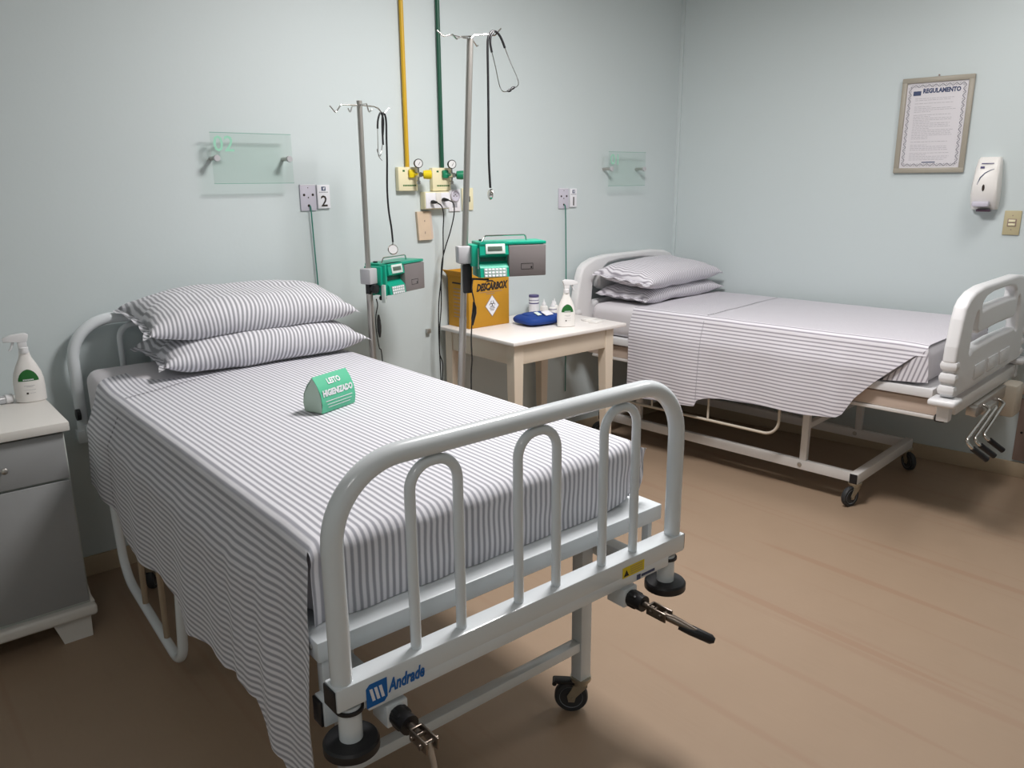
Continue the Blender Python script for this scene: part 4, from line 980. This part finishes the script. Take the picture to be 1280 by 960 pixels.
cord('call_cord', [(3.205, 3.343, 1.412), (3.212, 3.338, 1.39), (3.220, 3.34, 1.2), (3.224, 3.34, 1.0), (3.225, 3.34, .7), (3.225, 3.34, .3)], .003, 'greencord', 'thin dark green cord hanging down beside the far headboard', 'green call cords')
# pipes
for x, xt, m, lb_ in ((2.150, 2.150, 'yelpipe', 'yellow gas pipe running up the wall from the yellow valve'), (2.355, 2.355, 'grnpipe', 'dark green gas pipe running up the wall from the green valve')):
    t = wall_thing('gas_pipe', x, 1.61, lb_, 'pipe', 'gas pipes')
    b = NB(); cyl(b, (0, -.014, 0), (0, -.014, CEIL-1.611), .0105, seg=16); obj('pipe', b, m, t)
# valve boxes with gauge and knob
def valve(x, z, m, mp, label, kk):
    t = wall_thing('gas_valve', x, z, label, 'valve', 'wall gas valves')
    b = NB(); box(b, -.055, .055, -.028, -.0005, -.056, .056, .004); obj('valve_box', b, 'cream', t)
    b = NB()
    for k in range(9): join_flat(b, -.030+k*.0085, -.0235+k*.0085, -.034, -.027, -.028, .0006)
    join_flat(b, -.03, -.018, .034, .042, -.028, .0006); obj('printed_name', b, 'lgreen', t, smooth=False)
    b = NB(); box(b, .0, .034, -.044, -.028, .005, .045, .006); obj('outlet_block', b, mp, t)
    b = NB(); cyl(b, (.036, -.03, .020), (.036, -.085, .020), .012, seg=16); cyl(b, (.036, -.062, -.022), (.036, -.062, .055), .0065, seg=12); lathe(b, [(.004, -.010), (.011, -.008), (.011, .006), (.006, .010)], (.036, -.062, -.016), seg=14); cyl(b, (.036, -.062, .020), (.060, -.075, .020), .009, seg=12); vb = obj('regulator_body', b, 'chrome', t)
    b = NB(); lathe(b, [(.010, 0), (.021, .002), (.0215, .018), (.019, .020), (.0185, .0175), (.001, .0175)], (.036, -.060, .072), (-.3, -1, 0), 28); g_ = obj('gauge', b, 'blackg', t)
    b = NB(); lathe(b, [(.0001, .0176), (.0182, .0176), (.0182, .0184), (.0001, .0184)], (.036, -.060, .072), (-.3, -1, 0), 28); obj('dial', b, 'gauge', g_)
    b = NB(); rbox(b, (.0345, -.0795, .073), .0018, .0008, .020, 0, Matrix.Rotation(.6, 3, 'Y')); obj('needle', b, 'ink', g_)
    b = NB(); lathe(b, [(.010, 0), (.020, .003), (.022, .022), (.0225, .038), (.017, .043), (.004, .044)], (.056, -.073, .020), (.85, -.52, 0), 10); obj('flow_knob', b, m, t)
valve(2.143, 1.562, 'yel', 'yel', 'cream valve box with a round gauge and yellow knob', 0)
valve(2.341, 1.559, 'grn', 'grn', 'cream valve box with a round gauge and green knob', 1)
# socket strip, round socket, beige plate, small board
t = wall_thing('socket_strip', 2.300, 1.458, 'white double socket box with two black plugs below the valves', 'socket')
b = NB(); box(b, -.075, .075, -.044, -.0005, -.042, .042, .004); obj('housing', b, 'cream', t)
b = NB(); box(b, -.071, .071, -.047, -.044, -.038, .038, .001); box(b, -.012, .020, -.050, -.047, -.020, .038, .001, mi=1); obj('front_plate', b, ['white', 'nsw'], t)
t = wall_thing('round_socket', 2.432, 1.455, 'white plate with a round socket, left of the beige plate', 'socket')
b = NB(); box(b, -.036, .036, -.008, -.0005, -.055, .055, .002); obj('plate', b, 'white', t)
b = NB(); lathe(b, [(.022, 0), (.028, .003), (.028, .010), (.024, .012), (.023, .006), (.001, .006)], (0, -.008, .022), (0, -1, 0), 28); rs = obj('socket_ring', b, 'lilac', t)
b = NB()
for a in (.3, 2.8, 1.57): lathe(b, [(.0001, 0), (.003, 0), (.003, .001), (.0001, .001)], (.010*math.cos(a), -.0142, .022+.010*math.sin(a)-.004), (0, -1, 0), 10)
obj('hole', b, 'ink', rs)
b = NB(); join_flat(b, -.015, .015, -.036, -.014, -.008); obj('printed_label', b, 'grayink', t, smooth=False)
t = wall_thing('switch_plate', 2.515, 1.459, 'beige wall plate with one dark slot behind the taller drip stand', 'switch')
b = NB(); box(b, -.036, .036, -.010, -.0005, -.056, .056, .003); obj('plate', b, 'cream', t)
b = NB(); join_flat(b, .006, .014, -.014, .014, -.010, .0015); obj('slot', b, 'ink', t)
t = wall_thing('wall_card', 2.236, 1.335, 'small tan card box fixed to the wall below the socket strip', 'box')
b = NB(); prism(b, [(-.043, .070), (.030, .070), (.040, -.070), (-.035, -.070)], -.018, -.0005); obj('card', b, 'woodtan', t)
b = NB(); prism(b, [(.030, .070), (.044, .068), (.054, -.064), (.040, -.070)], -.014, -.0005); obj('side_face', b, 'pinkwood', t)
b = NB(); join_flat(b, .000, .004, -.04, -.028, -.018); join_flat(b, -.002, .003, .02, .028, -.018); obj('mark', b, 'brown', t, smooth=False)
b = NB(); box(b, -.012, .012, -.02, -.0005, -.012, .012, .004); thing('wall_hook', b, 'steel', 'small dark metal hook on the wall beside the table edge', 'hook', loc=(2.24, W1, .80))

# ================================================================== things on the right wall
def rwall(name, s, z, label, cat): return empty(name, wallpt(s, z), RW, label, cat)
t = rwall('framed_notice', 1.497, 1.811, 'framed printed notice with a decorated border on the right wall', 'picture')
w_, h_ = .340, .480
b = NB()
for (xa, xb, za, zb) in ((-w_/2, w_/2, h_/2-.026, h_/2), (-w_/2, w_/2, -h_/2, -h_/2+.026)): box(b, xa, xb, -.020, -.001, za, zb, .004)
for (xa, xb) in ((-w_/2, -w_/2+.026), (w_/2-.026, w_/2)): box(b, xa, xb, -.0195, -.001, -h_/2+.02, h_/2-.02, .004)
obj('frame', b, 'frame', t)
b = NB(); box(b, -w_/2+.02, w_/2-.02, -.010, -.002, -h_/2+.02, h_/2-.02, 0); pp = obj('notice', b, 'paper', t)
b = NB(); hw, hh = w_/2-.042, h_/2-.042
def scroll(p, q, nrm, n):
    p, q, nrm = Vector(p), Vector(q), Vector(nrm)
    for i in range(n):
        a = p.lerp(q, i/n); c = p.lerp(q, (i+1)/n); s_ = 1 if i % 2 else -1
        pts = [a.lerp(c, k/5)+nrm*(.0055*s_*math.sin(PI*k/5)) for k in range(6)]; tube(b, [(v.x, -.0108, v.z) for v in pts], .0020, 4)
        m_ = a.lerp(c, .5)-nrm*(.004*s_); tube(b, [(m_.x-.003, -.0108, m_.z-.002), (m_.x+.003, -.0108, m_.z+.002)], .0013, 4)
scroll((-hw, 0, hh), (hw, 0, hh), (0, 0, 1), 16); scroll((-hw, 0, -hh), (hw, 0, -hh), (0, 0, 1), 16)
scroll((-hw, 0, -hh), (-hw, 0, hh), (1, 0, 0), 24); scroll((hw, 0, -hh), (hw, 0, hh), (1, 0, 0), 24)
obj('border_ornament', b, 'grayink', pp)
letters('REGULAMENTO', .030, up_face(.022, -.0104, h_/2-.068), 'navy', pp, 'title', bold=.0016, sx=.82, depth=.0002)
b = NB(); join_flat(b, -.112, -.075, h_/2-.088, h_/2-.066, -.010, .0008); em = obj('emblem', b, 'navy', pp, smooth=False)
b = NB(); z = h_/2-.105; k = 0; random.seed(3)
while z > -h_/2+.062:
    ln = random.uniform(.82, 1.0)*.20 if random.random() > .2 else .08
    x = -.100; end = x+ln
    while x < end:
        wl = random.uniform(.008, .022); join_flat(b, x, min(x+wl, end), z, z+.0022, -.010, .0004); x += wl+.003
    z -= .0085 if random.random() > .18 else .016; k += 1
obj('text_lines', b, 'softink', pp, smooth=False)
b = NB(); join_flat(b, -.035, .03, -h_/2+.052, -h_/2+.057, -.010, .0005); obj('signature', b, 'navy', pp, smooth=False)
b = NB(); lathe(b, [(.001, .006), (.004, .005), (.004, 0)], (0, 0, h_/2+.008), (0, -1, 0), 10); obj('nail', b, 'brown', t)

t = rwall('soap_dispenser', 1.787, 1.515, 'white wall soap dispenser to the right of the framed notice', 'dispenser')
b = NB(); 
sec = [(-.128, .052, .050), (-.115, .054, .062), (-.06, .055, .098), (.0, .053, .100), (.07, .049, .088), (.118, .045, .066), (.130, .040, .050)]
rings = []
for z_, hw_, d_ in sec:
    r_ = .014; pts = [(-hw_, 0), (-hw_, -d_+r_), (-hw_+r_*.4, -d_+r_*.3), (-hw_+r_*1.2, -d_), (hw_-r_*1.2, -d_), (hw_-r_*.4, -d_+r_*.3), (hw_, -d_+r_), (hw_, 0)]
    rings.append([b.verts.new((x*1.1, y, z_)) for x, y in pts])
for a_, c_ in zip(rings, rings[1:]):
    for i in range(8): b.faces.new((a_[i], a_[(i+1) % 8], c_[(i+1) % 8], c_[i]))
b.faces.new(rings[0][::-1]); b.faces.new(rings[-1]); obj('cover', b, 'bottle', t)
b = NB(); tube(b, [(-.034, -.1000, -.005+.0), (-.024, -.0985, .030), (-.006, -.0925, .052), (.018, -.0895, .066), (.032, -.0875, .071)], [.001, .0022, .0024, .0018, .001], 6); obj('curved_line', b, 'navy', t)
b = NB(); join_flat(b, -.028, .026, .096, .100, -.081, .001); join_flat(b, -.030, -.012, .074, .084, -.089, .001); obj('brand_print', b, 'purple', t, smooth=False)
b = NB(); lathe(b, [(.0001, .001), (.010, .0008), (.011, 0)], (-.004, -.1005, -.020), (0, -1, 0), 20, sx=.55, sy=1.5); obj('level_window', b, 'ink', t)
b = NB(); box(b, -.045, .030, -.112, -.06, -.112, -.086, .006); obj('push_bar', b, 'lilac', t)
b = NB(); box(b, -.028, .034, -.075, -.03, -.138, -.126, .002); obj('nozzle_base', b, 'soapbase', t)
t = rwall('light_switch', 1.915, 1.322, 'beige plate with two small rocker switches below the soap dispenser', 'switch')
b = NB(); box(b, -.037, .037, -.009, -.0005, -.060, .060, .002); obj('plate', b, 'beige', t)
b = NB(); box(b, -.020, .020, -.010, -.0088, -.018, .020, .001); obj('switch_frame', b, 'brown', t)
for z_ in (-.008, .010):
    b = NB(); box(b, -.015, .015, -.014, -.009, z_-.006, z_+.006, .001); obj('rocker', b, 'cream', t)
for z_ in (-.034, .036):
    b = NB(); lathe(b, [(.001, .0015), (.003, .001), (.003, 0)], (0, -.009, z_), (0, -1, 0), 10); obj('screw', b, 'brown', t)
